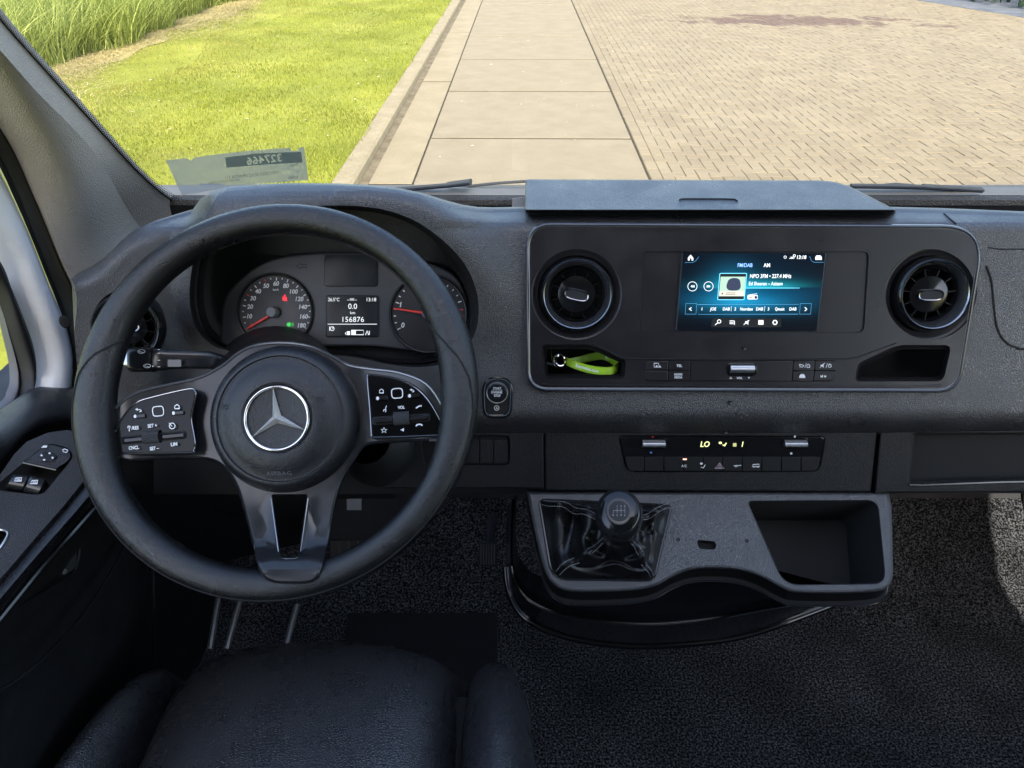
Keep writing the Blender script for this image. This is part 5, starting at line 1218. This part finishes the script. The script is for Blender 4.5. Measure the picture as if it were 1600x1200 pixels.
# left pillar trim
E = GE
pts_mid = catmull([(-300, -270), (-60, 10), (0, 78), (60, 146), (110, 196), (150, 242), (176, 285), (196, 322), (216, 352)], 6, False)
pts_out = catmull([(-300, -190), (-60, 110), (0, 195), (28, 242), (54, 300), (80, 362), (100, 412), (113, 440)], 6, False)
def resamp(line, n):
    L = [0]
    for i in range(len(line) - 1): L.append(L[-1] + math.dist(line[i], line[i + 1]))
    return [tuple(np.interp(t, L, [p[k] for p in line]) for k in range(len(line[0]))) for t in np.linspace(0, L[-1], n)]
n = 70; e0 = resamp([(x, y) for x, y in offs(GE, 3)] + [(330, 340)], n); e1 = resamp(pts_mid + [(240, 368), (262, 372)], n); e3 = resamp(pts_out + [(118, 452)], n)
def depth_door(x, y, X=-.505): r = ray(x, y); return X / r.x if r.x < -.2 else .9
d0 = [(CAM - gp(x, y, .004)).length / ray(x, y).length for x, y in e0]
rows = []
r0 = [P(x, y, d) for (x, y), d in zip(e0, d0)]; r1 = [P(x, y, d - .040) for (x, y), d in zip(e1, d0)]
r3 = [P(x, y, depth_door(x, y, -.50)) for x, y in e3]
ed_ = [p + V((0, .012, 0)) for p in r0]
rowsA = [ed_, r0, [a * .93 + b * .07 - V((0, .003, -.003)) for a, b in zip(r0, r1)], [a * .5 + b * .5 for a, b in zip(r0, r1)], r1]
mid = []
for k in range(1, 9):
    t = k / 9; mid.append([a * (1 - t) + b * t + V((.014, -.016, .0)) * math.sin(math.pi * t) for a, b in zip(r1, r3)])
mb = MB(); mb.grid(rowsA); link("pillar_edge", mb, M['pillar'], cab, smooth=50)
mb = MB(); mb.grid([r1] + mid + [r3, [p + V((-.02, .02, 0)) for p in r3]]); link("pillar_trim", mb, M['pillar'], cab, smooth=60)
# weather strip between pillar and painted frame
def strip(la, lb, Xa, Xb, name, m, bulge=.008, par=None, nn=56, smooth=60):
    a = resamp(la, nn); b = resamp(lb, nn); ra = [P(x, y, depth_door(x, y, Xa)) for x, y in a]; rb = [P(x, y, depth_door(x, y, Xb)) for x, y in b]; rows = []
    for k in range(9):
        t = k / 8; rows.append([p * (1 - t) + q_ * t + V((1, -.5, .2)).normalized() * bulge * math.sin(math.pi * t) for p, q_ in zip(ra, rb)])
    mb = MB(); mb.grid(rows); return link(name, mb, m, par or cab, smooth=smooth)
OUT2 = catmull([(-300, -188), (-60, 112), (0, 197), (28, 244), (54, 302), (80, 364), (100, 414), (113, 442), (120, 500), (126, 560)], 6, False)
IN2 = catmull([(-300, -140), (-60, 145), (0, 245), (20, 285), (45, 345), (75, 420), (95, 470), (108, 510), (118, 560)], 6, False)
strip(OUT2, IN2, -.515, -.52, "door_seal", mat("olive_seal", (.045, .045, .035), .45, mottle=.1), .010)
FR1 = IN2[:]; FR1 = catmull([(-300, -120), (-60, 150), (0, 262), (20, 305), (45, 362), (72, 430), (92, 480), (106, 520), (114, 560), (112, 604)], 6, False)
strip(IN2 + [(122, 604)], FR1, -.522, -.524, "frame_shadow_gap", M['rubber'], .004)
FR2 = catmull([(-300, 90), (-60, 330), (0, 408), (18, 450), (38, 500), (52, 540), (57, 575), (52, 606)], 6, False)
strip(FR1, FR2, -.53, -.54, "painted_frame", M['white_paint'], .022)
mb = MB(); c = P(101, 503, depth_door(101, 503, -.505)); q_ = Plane(c, V((.7, -.6, .3))); mb.lathe(q_, c, [(.0075, 0), (.006, .002), (0, .0025)], 20, sx=.75); link("frame_plug", mb, M['void'], cab)
mb = MB(); mb.box((-.625, .2, 1.05), (.05, 2.6, .95)); link("side_wall", mb, M['rubber'], cab, smooth=0)
LIN2 = mat("bulkhead_grey", (.05, .05, .05), .6)
mb = MB(); mb.box((.31, -1.08, 1.85), (1.9, .03, 2.2)); link("unseen_bulkhead", mb, LIN2, cab, smooth=0)  # unseen rear wall, added dark to cut light from behind
# unseen shell: roof set high and back to admit sky yet shade the dash
WALL = mat("cab_lining", (.55, .54, .52), .7, mottle=.05)
mb = MB(); mb.box((.31, -.70, 2.97), (1.9, .78, .03)); mb.box((.31, -.30, 2.95), (1.9, .08, .06)); link("unseen_roof_lining", mb, WALL, cab, smooth=0, kind='stuff')
XR = 1.17
mb = MB(); mb.box((XR + .045, -.82, 1.88), (.03, .50, 2.2)); link("unseen_rear_pillar", mb, M['white_paint'], cab, smooth=0)  # unseen; cut back so the sun patch reaches the floor
mb = MB(); mb.box((XR + .03, -.1, 2.60), (.05, 1.9, .76)); link("unseen_roof_rail", mb, M['white_paint'], cab, smooth=0)  # unseen; lower edge placed to bound the sun patch on the floor
mb = MB(); mb.box((XR + .0, 1.28, 1.25), (.10, .22, .9)); mb.box((XR + .03, 1.25, 1.2), (.05, .4, .95)); link("front_pillar", mb, M['pillar'], cab, smooth=0, kind='stuff')
for x0 in (-.56, 1.13):   # windscreen side frames
    if x0 > 0: mb = MB(); mb.tube([gpt(x0, -.05), gpt(x0, .5), gpt(x0, 1.80)], .04, 8); link("pillar_trim", mb, M['pillar'], cab)

# ------------------------------------------------------------------ driver's door
door = thing("driver_door", V((-.52, .55, .9)), "dark driver's door with window switches on its armrest, left of the steering wheel", "door")
def dp(x, y, X=-.52): return P(x, y, depth_door(x, y, X))
# window with seals
W1 = catmull([(-60, 400), (-20, 440), (0, 480), (14, 525), (27, 570), (31, 600), (24, 628), (0, 650), (-60, 690)], 6, False)
W0 = catmull([(-60, 330), (0, 408), (18, 450), (38, 500), (52, 540), (57, 575), (52, 606), (20, 632), (-60, 680)], 6, False)
W2 = catmull([(-60, 425), (-20, 455), (-6, 485), (4, 525), (13, 565), (15, 595), (10, 612), (0, 628), (-60, 665)], 6, False)
strip(W0, W1, -.535, -.55, "window_seal", M['rubber'], .010, door); strip(W1, W2, -.55, -.56, "window_channel", mat("channel_grey", (.10, .10, .11), .5), .006, door)
mb = MB(); mb.add([(-.575, -.35, 1.60), (-.575, .80, 1.60), (-.575, .40, 2.46), (-.575, -.35, 2.46)], [(0, 1, 2, 3)]); link("side_window", mb, M['glass'], door, smooth=0)
mb = MB(); mb.box((-.56, -.7, 1.9), (.06, .7, .9)); link("unseen_window_post", mb, LIN2, door, smooth=0)
mb = MB(); mb.box((-.56, -.3, 2.72), (.06, 1.4, .52)); link("unseen_door_header", mb, LIN2, door, smooth=0)  # unseen post and header, dark and set high for reflections on the wheel
# upper sill of the door trim
def rail(pts, nn=36): return [P(*p) for p in resamp(catmull(pts, 6, False), nn)]
def X_(x, y, X): return (x, y, depth_door(x, y, X))
RA = rail([X_(-300, 860, -.56), X_(-60, 680, -.55), X_(0, 641, -.545), X_(30, 620, -.54), X_(52, 606, -.535), X_(85, 603, -.53), X_(112, 602, -.525), X_(135, 603, -.52)])
RB = rail([X_(-300, 950, -.52), X_(-60, 735, -.50), X_(0, 690, -.495), X_(30, 668, -.49), X_(60, 652, -.485), X_(90, 648, -.48), X_(115, 649, -.475), X_(140, 652, -.47)])
RC_ = rail([X_(-300, 1020, -.52), X_(-60, 775, -.50), X_(0, 727, -.495), X_(25, 698, -.49), X_(45, 678, -.487), X_(75, 668, -.485), X_(105, 664, -.48), X_(140, 664, -.475)])
RD = rail([X_(-300, 1035, -.545), X_(-60, 790, -.525), X_(0, 742, -.52), X_(22, 710, -.515), X_(42, 690, -.512), X_(75, 676, -.508), X_(105, 672, -.50), X_(140, 672, -.495)])
def mixr(a, b, t, o=V((0, 0, 0))): return [p * (1 - t) + q_ * t + o for p, q_ in zip(a, b)]
mb = MB(); mb.grid([RA, mixr(RA, RB, .3, V((.004, 0, .006))), mixr(RA, RB, .7, V((.004, 0, .005))), RB, mixr(RB, RC_, .5, V((.003, 0, 0))), RC_, RD]); link("door_sill", mb, M['dash_dark'], door, smooth=60)
# armrest plate
PA = Plane(P(60, 752, .70), V((.26, -.30, .92)))
ARM = [(-260, 1070), (-60, 800), (0, 742), (22, 710), (42, 690), (75, 676), (105, 672), (140, 680), (150, 700), (150, 720), (138, 742), (100, 790), (60, 835), (0, 905), (-260, 1205)]
SWP = rnd([(-14, 765, 4), (64, 700, 4), (80, 692, 14), (107, 700, 14), (115, 712, 12), (107, 725, 8), (68, 772, 8), (52, 773, 4)], 8, 4)
HND = rnd([(-60, 825), (6, 828), (14, 836), (-10, 866), (-60, 900)], 9, 5)
mb = MB(); f = lambda x, y: PA.at(x, y, 0)
mb.fill(ARM, [SWP, HND], f); mb.grid([[f(x, y) for x, y in HND], [PA.at(x, y, -.03) for x, y in inset(HND, 2)]], True); mb.grid([[f(x, y) for x, y in SWP], [PA.at(x, y, -.004) for x, y in inset(SWP, 1)]], True); link("armrest_plate", mb, M['dash_dark'], door, smooth=30)
mb = MB(); mb.plate(PA, HND, -.029); link("grab_recess", mb, M['void'], door)
mb = MB(); mb.tube([PA.at(x, y, .0008) for x, y in catmull([(-10, 827), (4, 828), (12, 834), (6, 847), (-4, 860)], 5, False)], .0009, 6); link("recess_edge", mb, M['silver'], door)
# rounded pad beside the plate and the thin bright edge under it
a0 = [PA.at(x, y) for x, y in resamp([(-260, 1205), (0, 905), (60, 835), (100, 790), (138, 742), (150, 720)], 30)]
a1 = [PA.at(x, y, -.004) for x, y in resamp([(-260, 1213), (4, 910), (64, 839), (104, 794), (142, 746), (155, 724)], 30)]
a2 = [PA.at(x, y, .004) for x, y in resamp([(-260, 1223), (0, 925), (60, 856), (110, 800), (150, 752), (165, 730)], 30)]
a3 = [PA.at(x, y, -.004) for x, y in resamp([(-260, 1262), (0, 950), (60, 878), (118, 812), (160, 762), (178, 735)], 30)]
a4 = [PA.at(x, y, -.03) for x, y in resamp([(-260, 1277), (0, 962), (60, 888), (124, 816), (166, 768), (184, 738)], 30)]
mb = MB(); mb.grid([a0, a1, a2, mixr(a2, a3, .5, V((.003, 0, .004))), a3, a4]); link("armrest_pad", mb, M['wleather'], door, smooth=60)
mb = MB(); mb.tube([p + V((.002, 0, .0)) for p in a4], .0022, 6); link("trim_line", mb, M['satin'], door)
# switch panel
sw = bpy.data.objects.new("switch_panel", None); COL.objects.link(sw); sw.parent = door; sw.location = PA.at(65, 735) - door.location
mb = MB(); mb.plate(PA, SWP, -.022); link("switch_bed", mb, M['void'], sw)
mb = MB(); top_ = rnd([(37, 722, 2), (64, 700, 4), (80, 693, 13), (106, 701, 13), (113, 712, 10), (106, 722, 6), (88, 733, 2)], 6, 4); mb.plate(PA, inset(top_, .8), .0012, -.022, 1.2); link("mirror_panel", mb, M['dash_dark'], sw)
mb = MB(); mb.plate(PA, rnd([(57, 714), (66, 705), (84, 708), (90, 713), (80, 722), (62, 720)], 5, 4), .0026, .001, 1.2); link("mirror_pad", mb, M['gloss2'], sw)
mb = MB(); mb.tube([PA.at(36, 722.5, .0005), PA.at(88, 734, .0005)], .0011, 6); link("panel_edge", mb, M['satin'], sw)
def rocker(o):
    mb = MB(); n_ = 8; rows = []
    (ax_, ay), (bx, by), (cx, cy), (dx_, dy) = o   # back-left, back-right, front-right, front-left
    for k in range(n_ + 1):
        t = k / n_; h = -.004 + .009 * math.sin(math.pi * (.15 + .75 * t)); rows.append([PA.at(ax_ + (dx_ - ax_) * t + (bx - ax_ + (cx - dx_ - bx + ax_) * t) * s_, ay + (dy - ay) * t + (by - ay + (cy - dy - by + ay) * t) * s_, h - (.0012 if s_ in (0, 1) else 0)) for s_ in (0, .06, .5, .94, 1)])
    mb.grid(rows); b0 = rows[-1]; mb.grid([b0, [p - PA.n * .016 for p in b0]]); mb.grid([[r_[-1] for r_ in rows], [r_[-1] - PA.n * .016 for r_ in rows]]); mb.grid([[r_[0] - PA.n * .016 for r_ in rows], [r_[0] for r_ in rows]]); link("window_switch", mb, M['satin'], sw, smooth=40)
rocker([(20, 741), (46, 743), (35, 766), (8, 762)]); rocker([(47, 743), (72, 749), (60, 773), (36, 767)])
ik = Ink(PA, .0068)
for cx, cy in ((28, 749), (53, 753)): ik.line([(cx - 6, cy + 2.5), (cx - 3, cy - 2), (cx + 6, cy - 2.5), (cx + 5, cy + 2.5)], 1.4, True); ik.line([(cx - 2, cy + .3), (cx + 4, cy)], 1)
ik.build("window_symbol", M['white_ink'], sw)
ik = Ink(PA, .0030)
for cx, cy in ((65, 711.5), (77.5, 708.3), (82, 715.2), (69, 718.5)): ik.dot(cx, cy, 1.9, ry=1.5)
ik.poly([(64, 699.5), (68, 696), (74, 696), (73, 699.5)]); ik.line([(98, 703), (101, 701.5), (106, 703.5), (104, 707), (99, 706)], 1.3, True); ik.build("mirror_symbol", M['white_ink'], sw)
# lower door trim, pocket and lock switch
low0 = a4; low1 = rail([X_(-70, 1120, -.50), X_(0, 1040, -.505), X_(60, 960, -.51), X_(130, 880, -.515), X_(190, 800, -.52), X_(215, 760, -.52)], 30); low2 = rail([X_(-70, 1400, -.52), X_(0, 1380, -.53), X_(60, 1300, -.535), X_(150, 1150, -.54), X_(215, 1000, -.54), X_(240, 800, -.54)], 30)
mb = MB(); mb.grid([low0, [p + V((-.02, .01, -.03)) for p in low0], low1, mixr(low1, low2, .5, V((.02, 0, 0))), low2]); link("door_trim", mb, M['rubber'], door, smooth=60)
PQ = Plane(P(104, 872, depth_door(104, 872, -.49)), V((.72, -.62, .30)))
mb = MB(); mb.plate(PQ, rnd([(80, 862), (118, 833), (121, 880), (114, 893), (82, 910)], 4, 3), .001, -.02, 1); link("lock_switch", mb, M['black'], door)
mb = MB(); mb.tube([PQ.at(83, 890, .0014), PQ.at(118, 864, .0014)], .0007, 5); link("switch_split", mb, M['void'], door)
ik = Ink(PQ, .0018); ik.ring(101, 868, 3, .7); ik.line([(99, 865), (98, 861), (103, 861)], .7); ik.ring(100, 893, 3.8, .7); ik.ring(100, 893, 1.5, .6); ik.build("lock_symbol", M['grey_ink'], door)
mb = MB(); mb.tube(rail([X_(-60, 1010, -.47), X_(20, 955, -.475), X_(70, 925, -.48), X_(110, 900, -.485), X_(122, 870, -.485), X_(124, 830, -.485)], 24), .002, 6); link("pocket_edge", mb, M['rubber'], door)
mb = MB(); mb.tube(rail([X_(-60, 1110, -.46), X_(30, 1060, -.47), X_(110, 985, -.48), X_(170, 900, -.49), X_(210, 820, -.50)], 24), .002, 6); link("pocket_edge", mb, M['rubber'], door)

# ------------------------------------------------------------------ floor, mat, pedals, seat
FZ = .80
def carpet_mat():
    m = bpy.data.materials.new("speckled_carpet"); m.use_nodes = True; nt = m.node_tree; b = nt.nodes["Principled BSDF"]; L = nt.links.new; b.inputs["Roughness"].default_value = .95; b.inputs["Specular IOR Level"].default_value = .15
    tc = nd(nt, "ShaderNodeTexCoord"); n1 = nd(nt, "ShaderNodeTexNoise"); n1.inputs["Scale"].default_value = 260; n1.inputs["Detail"].default_value = 3; n1.inputs["Roughness"].default_value = .7; L(tc.outputs["Object"], n1.inputs["Vector"])
    r = nd(nt, "ShaderNodeValToRGB"); r.color_ramp.elements[0].position = .46; r.color_ramp.elements[1].position = .66; r.color_ramp.elements[0].color = (.004, .004, .0045, 1); r.color_ramp.elements[1].color = (.155, .158, .165, 1)
    L(n1.outputs[0], r.inputs[0])
    n2 = nd(nt, "ShaderNodeTexNoise"); n2.inputs["Scale"].default_value = 7; n2.inputs["Detail"].default_value = 4; L(tc.outputs["Object"], n2.inputs["Vector"]); mr = nd(nt, "ShaderNodeMapRange"); mr.inputs[1].default_value = .3; mr.inputs[2].default_value = .7; mr.inputs[3].default_value = .6; mr.inputs[4].default_value = 1.35; L(n2.outputs[0], mr.inputs[0])
    vm = nd(nt, "ShaderNodeVectorMath", operation='SCALE'); L(r.outputs[0], vm.inputs[0]); L(mr.outputs[0], vm.inputs[3]); L(vm.outputs[0], b.inputs["Base Color"])
    bu = nd(nt, "ShaderNodeBump"); bu.inputs["Strength"].default_value = .9; bu.inputs["Distance"].default_value = .003; L(n1.outputs[0], bu.inputs["Height"]); L(bu.outputs[0], b.inputs["Normal"]); return m
M['carpet'] = carpet_mat()
mb = MB(); rows = []
for y, z in ((-1.1, FZ), (.3, FZ), (.95, FZ), (1.06, FZ + .02), (1.16, FZ + .09), (1.20, FZ + .13)): rows.append([V((x, y, z)) for x in np.linspace(-.60, XR + .06, 14)])
mb.grid(rows); link("cab_floor", mb, M['carpet'], kind='structure', smooth=60)
mb = MB(); mb.box((.31, .0, .45), (1.8, 2.9, .5)); link("cab_underfloor", mb, M['void'], kind='structure', smooth=0)
mat_pts = [hitz(x, y, FZ + .006) for x, y in rnd([(548, 922, 6), (778, 922, 10), (776, 1110, 4), (528, 1110, 4)], 6, 4)]
mb = MB(); lo = [p - V((0, 0, .005)) for p in mat_pts]; mb.grid([lo, mat_pts], True); mb.add(mat_pts, [tuple(t) for t in tessellate_polygon([mat_pts])]); link("floor_mat", mb, mat("black_mat", (.006, .006, .007), .9, grain=(300, .6, .001)), label="plain black floor mat lying on the carpet in front of the driver's seat", cat="floor mat", smooth=30)
mb = MB(); mb.grid([[V((x, y, z)) for x in (-.6, XR + .06)] for y, z in ((1.195, FZ + .125), (1.26, FZ + .22), (1.31, FZ + .40), (1.32, FZ + .62))]); link('firewall', mb, M['rubber'], cab, smooth=60)
# pedals
def pedal(cx, cy, d, w, h, ribs, label, tilt=35, vert=True):
    q_ = tplane(cx, cy, d, tilt); t = thing("pedal", q_.o, label, "pedal", "pedals in the footwell"); mb = MB(); mb.plate(q_, rect(cx - w / 2, cy - h / 2, cx + w / 2, cy + h / 2, 5), .006, -.006, 1.5); link("pedal_pad", mb, M['rubber'], t)
    for k in range(ribs):
        x = cx - w / 2 + (k + 1) * w / (ribs + 1); mb = MB(); mb.tube([q_.at(x, cy - h / 2 + 3, .0065), q_.at(x, cy + h / 2 - 3, .0065)], .0012, 6); link("pedal_rib", mb, M['dash'], t)
    mb = MB(); mb.tube([q_.at(cx, cy, -.006), q_.at(cx + 8, cy - 60, -.06)], .008, 8); link("pedal_arm", mb, M['black'], t)
pedal(762, 866, 1.20, 29, 38, 6, "ribbed black accelerator pedal above the carpet, right of the steering wheel")
pedal(545, 850, 1.10, 60, 44, 3, "black brake pedal in the dark footwell behind the lower wheel spoke", 30)
# dark bulk under the column
mb = MB(); q_ = tplane(560, 790, .98, 10); mb.plate(q_, rect(500, 756, 650, 845, 4), .0, -.05, 2); link("fuse_cover", mb, M['black'], dash)
mb = MB(); mb.plate(q_, rect(542, 775, 565, 797), .0015, 0, .5); link("paper_label", mb, mat("grey_label", (.22, .22, .23), .6), dash)
mb = MB(); mb.tube([q_.at(x, y, .004) for x, y in ((538, 762), (585, 764.5))], .0012, 6); mb.tube([q_.at(x, y, .006) for x, y in ((584, 759), (640, 761.5), (645, 757))], .0012, 6); link("cover_edge", mb, M['satin'], dash)
mb = MB()
kb = [(240, 660, dlo), (640, 660, dlo)]
mb.grid([[P(150, 640, .80), P(240, 655, .82), P(640, 670, dlo)], [P(180, 760, .90), P(250, 770, .93), P(620, 770, .95)], [P(200, 900, 1.08), P(250, 900, 1.12), P(600, 820, 1.12)]]); link("knee_panel", mb, M['black'], dash, smooth=60)
mb = MB(); mb.tube([P(238, 850, .98), P(240, 950, 1.03), P(239, 1050, 1.10)], .002, 6); link("side_trim_edge", mb, M['dash'], cab)
# seat
seat = thing("driver_seat", V((-.24, .25, FZ)), "black grained leather driver's seat cushion with raised side bolsters", "seat")
def pillow(cx, w, y0, y1, z, th, ex=.38, ey=.28, crown=.012, taper=0, skew=0, front=.06, lean=0):
    rows = []; NX, NY = 40, 50
    for j in range(NY + 1):
        v = -1 + 2 * j / NY; rr = []
        for i in range(NX + 1):
            u = -1 + 2 * i / NX; t = (v + 1) / 2
            # superellipse top surface
            su = max(0, 1 - abs(u) ** (1 / ex * 1.2)) ** .55; sv = max(0, 1 - abs(v) ** (1 / ey * 1.3)) ** .55
            x = cx + skew * (1 - t) + u * w / 2 * (1 - taper * t); y = y0 + (y1 - y0) * t - front * abs(u) ** 2.2 * t ** 3 * .6
            zz = z - th + th * su * sv + crown * (1 - u * u) * (1 - v * v) + lean * u
            rr.append(V((x, y, zz)))
        rows.append(rr)
    return rows
ZS = 1.262
mb = MB(); mb.grid(pillow(-.2455, .385, -.15, .625, ZS, .10, ex=.22, ey=.16, crown=.012, taper=.06)); c_ = link("cushion", mb, M['leather'], seat, smooth=180)
mb = MB(); mb.grid(pillow(-.020, .150, -.15, .61, ZS + .012, .13, ex=.55, ey=.34, taper=.45, skew=.028, lean=-.010)); link("bolster", mb, M['leather'], seat, smooth=180)
mb = MB(); mb.grid(pillow(-.455, .14, -.15, .60, ZS + .012, .13, ex=.55, ey=.34, taper=.60, skew=-.055, lean=.010)); link("bolster", mb, M['leather'], seat, smooth=180)
mb = MB(); mb.box((-.24, .20, (ZS + FZ) / 2 - .04), (.50, .70, ZS - FZ - .08)); link("seat_box", mb, M['black'], seat, smooth=0)
for (x0, y0_, x1, y1_) in ((341, 935, 328, 1015), (374, 940, 354, 1015), (464, 945, 447, 1010)):
    mb = MB(); mb.tube([P(x0, y0_, 1.02), P(x1, y1_, .98)], .0042, 8); link("seat_rail", mb, M['silver'], seat)
rows_ = pillow(-.2455, .385, -.15, .625, ZS, .10, ex=.22, ey=.16, crown=.012, taper=.06)
for ii in (2, 38):
    mb = MB(); mb.tube([r_[ii] + V((0, 0, .0005)) for r_ in rows_[:47]], .0011, 6); link("seam_line", mb, M['black'], seat)
# backrest behind the camera, and the passenger seat at the right edge
mb = MB(); mb.box((-.24, -.42, 1.50), (.50, .14, .72), Matrix.Rotation(.2, 3, 'X')); link("backrest", mb, M['leather'], seat, smooth=0)
ps = thing("passenger_seat", V((.86, .2, FZ)), "edge of the black passenger seat at the bottom right corner", "seat")
mb = MB(); mb.grid(pillow(.84, .56, -.35, .46, ZS - .04, .14, crown=.02, taper=.1)); link("cushion", mb, M['leather'], ps, smooth=180)
mb = MB(); mb.box((.84, -.02, .98), (.48, .62, .34)); link("seat_box", mb, M['black'], ps, smooth=0)

pd = thing("unseen_passenger_door", V((XR + .05, .7, .8)), "unseen passenger door panel added to darken the floor, glass left out for the sun", "door")
mb = MB(); mb.box((XR + .06, .45, 1.15), (.06, 1.64, .70)); link("floor_shade_panel", mb, M['rubber'], pd, smooth=0)  # added to darken the floor; window omitted so sun reaches the carpet
# ------------------------------------------------------------------ sticker on the glass
GS = GL.off(.004)
stk = thing("windscreen_sticker", GS.at(370, 268), "peeling pale paper sticker with mirrored printing inside the lower left windscreen", "sticker")
def paper_mat(name, c):
    m = mat(name, c, .7); nt = m.node_tree; b = nt.nodes["Principled BSDF"]; tr = nd(nt, "ShaderNodeBsdfTranslucent"); tr.inputs[0].default_value = (*c, 1); t2 = nd(nt, "ShaderNodeBsdfTransparent"); ms = nd(nt, "ShaderNodeMixShader"); ms.inputs[0].default_value = .5; m3 = nd(nt, "ShaderNodeMixShader"); m3.inputs[0].default_value = .26
    nt.links.new(b.outputs[0], ms.inputs[1]); nt.links.new(tr.outputs[0], ms.inputs[2]); nt.links.new(ms.outputs[0], m3.inputs[1]); nt.links.new(t2.outputs[0], m3.inputs[2]); nt.links.new(m3.outputs[0], nt.nodes["Material Output"].inputs[0]); return m
M['paper'] = paper_mat("sticker_paper", (.36, .36, .34)); M['paperp'] = paper_mat("sticker_print", (.09, .10, .10)); M['paperd'] = paper_mat("sticker_bar", (.34, .40, .36)); M['paperl'] = paper_mat('sticker_light', (.5, .52, .48))
SO = [(259, 250.5), (290, 247), (299, 251), (303, 246), (340, 241), (380, 236.5), (420, 233), (453, 231), (456, 236), (466, 235.5), (468, 230.5), (475, 230.5), (482, 281.5), (440, 284.5), (400, 288), (340, 296), (284.5, 305)]
mb = MB(); f = lambda x, y: GS.at(x, y, 0); mb.fill(SO, [], f); link("paper", mb, M['paper'], stk, smooth=0)
ra = math.radians(-6)
def mesh_obj(vs, fs):
    me = bpy.data.meshes.new("t"); me.from_pydata([tuple(v) for v in vs], [], fs); o = bpy.data.objects.new("t", me); COL.objects.link(o); return o
bar = MB(); bar.plate(GS, [(352, 246), (400, 240), (470, 237), (473, 254), (415, 257), (354, 262)], .0012, .0008); n0 = len(bar.v)
low_ = [GS.at(x, y, .0008) for x, y in ([(352, 246), (400, 240), (470, 237), (473, 254), (415, 257), (354, 262)] if area2([(352, 246), (400, 240), (470, 237), (473, 254), (415, 257), (354, 262)]) > 0 else [(354, 262), (415, 257), (473, 254), (470, 237), (400, 240), (352, 246)])]
bar.add(low_, [(5, 4, 3, 2, 1, 0)])
cu = bpy.data.curves.new("t", 'FONT'); cu.body = "327466"; cu.size = 1; cu.align_x = 'CENTER'; cu.offset = .03; cu.extrude = 1; cu.resolution_u = 3; cu.space_character = 1.08
to = bpy.data.objects.new("t", cu); tm = bpy.data.meshes.new_from_object(to); kk_ = 11.5 / .69; vs = []
for v in tm.vertices:
    x = -v.co.x * kk_ * 1.05; y = (v.co.y - .345) * kk_; px_, py_ = 413 + x * math.cos(ra) + y * math.sin(ra), 248.8 - y * math.cos(ra) + x * math.sin(ra); vs.append(GS.at(px_, py_, .001 + .003 * v.co.z))
dig = mesh_obj(vs, [tuple(p.vertices) for p in tm.polygons]); brr = mesh_obj(bar.v, bar.f)
for o_ in (dig, brr):
    b_ = bmesh.new(); b_.from_mesh(o_.data); bmesh.ops.remove_doubles(b_, verts=b_.verts, dist=1e-7); bmesh.ops.recalc_face_normals(b_, faces=b_.faces); b_.to_mesh(o_.data); b_.free()
md = brr.modifiers.new("b", 'BOOLEAN'); md.operation = 'DIFFERENCE'; md.object = dig; md.solver = 'EXACT'
dg_ = bpy.context.evaluated_depsgraph_get(); rm = bpy.data.meshes.new_from_object(brr.evaluated_get(dg_))
res = MB(); res.add([v.co.copy() for v in rm.vertices], [tuple(p.vertices) for p in rm.polygons]); link("number_bar", res, M['paperd'], stk, smooth=0)
for o_ in (dig, brr): bpy.data.objects.remove(o_)
bpy.data.objects.remove(to)
ik = Ink(GS, .0010); ik.text("MERCEDES-BENZ SPRINTER 311", 393, 273.5, 4.6, rot=ra, mirror=True, sx=.9); ik.text("W1V9072231N120904", 350, 283.5, 3.6, rot=ra, mirror=True); ik.text("PVG", 459, 258, 4.6, rot=ra, mirror=True); ik.text("303301", 458, 277.5, 4.0, rot=ra, mirror=True)
ik.build("small_lettering", M['paperp'], stk)

# ------------------------------------------------------------------ wipers and cowl outside the glass
M['wip'] = mat("wiper_plastic", (.13, .12, .10), .8, spec=.2, mottle=.1); M['cowl'] = mat("cowl_panel", (.26, .23, .185), .9, spec=.1, mottle=.08)
def gout(x, y, h): return GL.at(x, y, -h)
def wiper(label, arm, blade, clip):
    t = thing("wiper", gout(*arm[0], .02), label, "wiper", "windscreen wipers")
    mb = MB(); mb.tube([gout(x, y, .030) for x, y in arm], .0035, 8, flat=.5); link("wiper_arm", mb, M['wip'], t)
    mb = MB(); mb.tube([gout(x, y, .016) for x, y in blade], .0050, 8, flat=.5); link("wiper_blade", mb, M['wip'], t)
    mb = MB(); mb.tube([gout(x, y + 2.2, .008) for x, y in blade], .002, 6); link("wiper_rubber", mb, M['rubber'], t)
    mb = MB(); a, b = clip; mb.tube([gout(*a, .024), gout(*b, .024)], .0060, 8, flat=.7); link("wiper_clip", mb, M['wip'], t)
wiper("grey wiper lying low on the glass at the right of the storage lid", [(1340, 296), (1375, 290), (1400, 287.5), (1460, 293), (1500, 298)], [(1330, 290), (1405, 291), (1445, 292), (1500, 295), (1535, 297)], ((1442, 292), (1532, 297)))
wiper("pale wiper lying low on the glass between the hood and the storage lid", [(600, 308), (660, 300), (720, 292), (780, 286), (840, 282)], [(560, 300), (640, 294), (700, 289), (733, 285)], ((700, 289), (736, 284)))
wc2 = thing("cowl", V((.3, 1.25, 1.6)), "pale cowl panel below the outside of the windscreen", "cowl")
mb = MB(); mb.grid([xrow(yb + .05, zb_ - .005), xrow(yb + .08, zb_ + .004), xrow(yb + .12, zb_ - .004), xrow(yb + .20, zb_ - .045), xrow(yb + .30, zb_ - .14)]); link("cowl_panel", mb, M['cowl'], wc2, smooth=60)
mb = MB(); mb.grid([xrow(yb + .30, zb_ - .14), xrow(yb + .50, zb_ - .40), xrow(yb + .58, zb_ - .9), xrow(yb + .58, zb_ - 1.3)]); link("bonnet", mb, M['white_paint'], wc2, smooth=60)
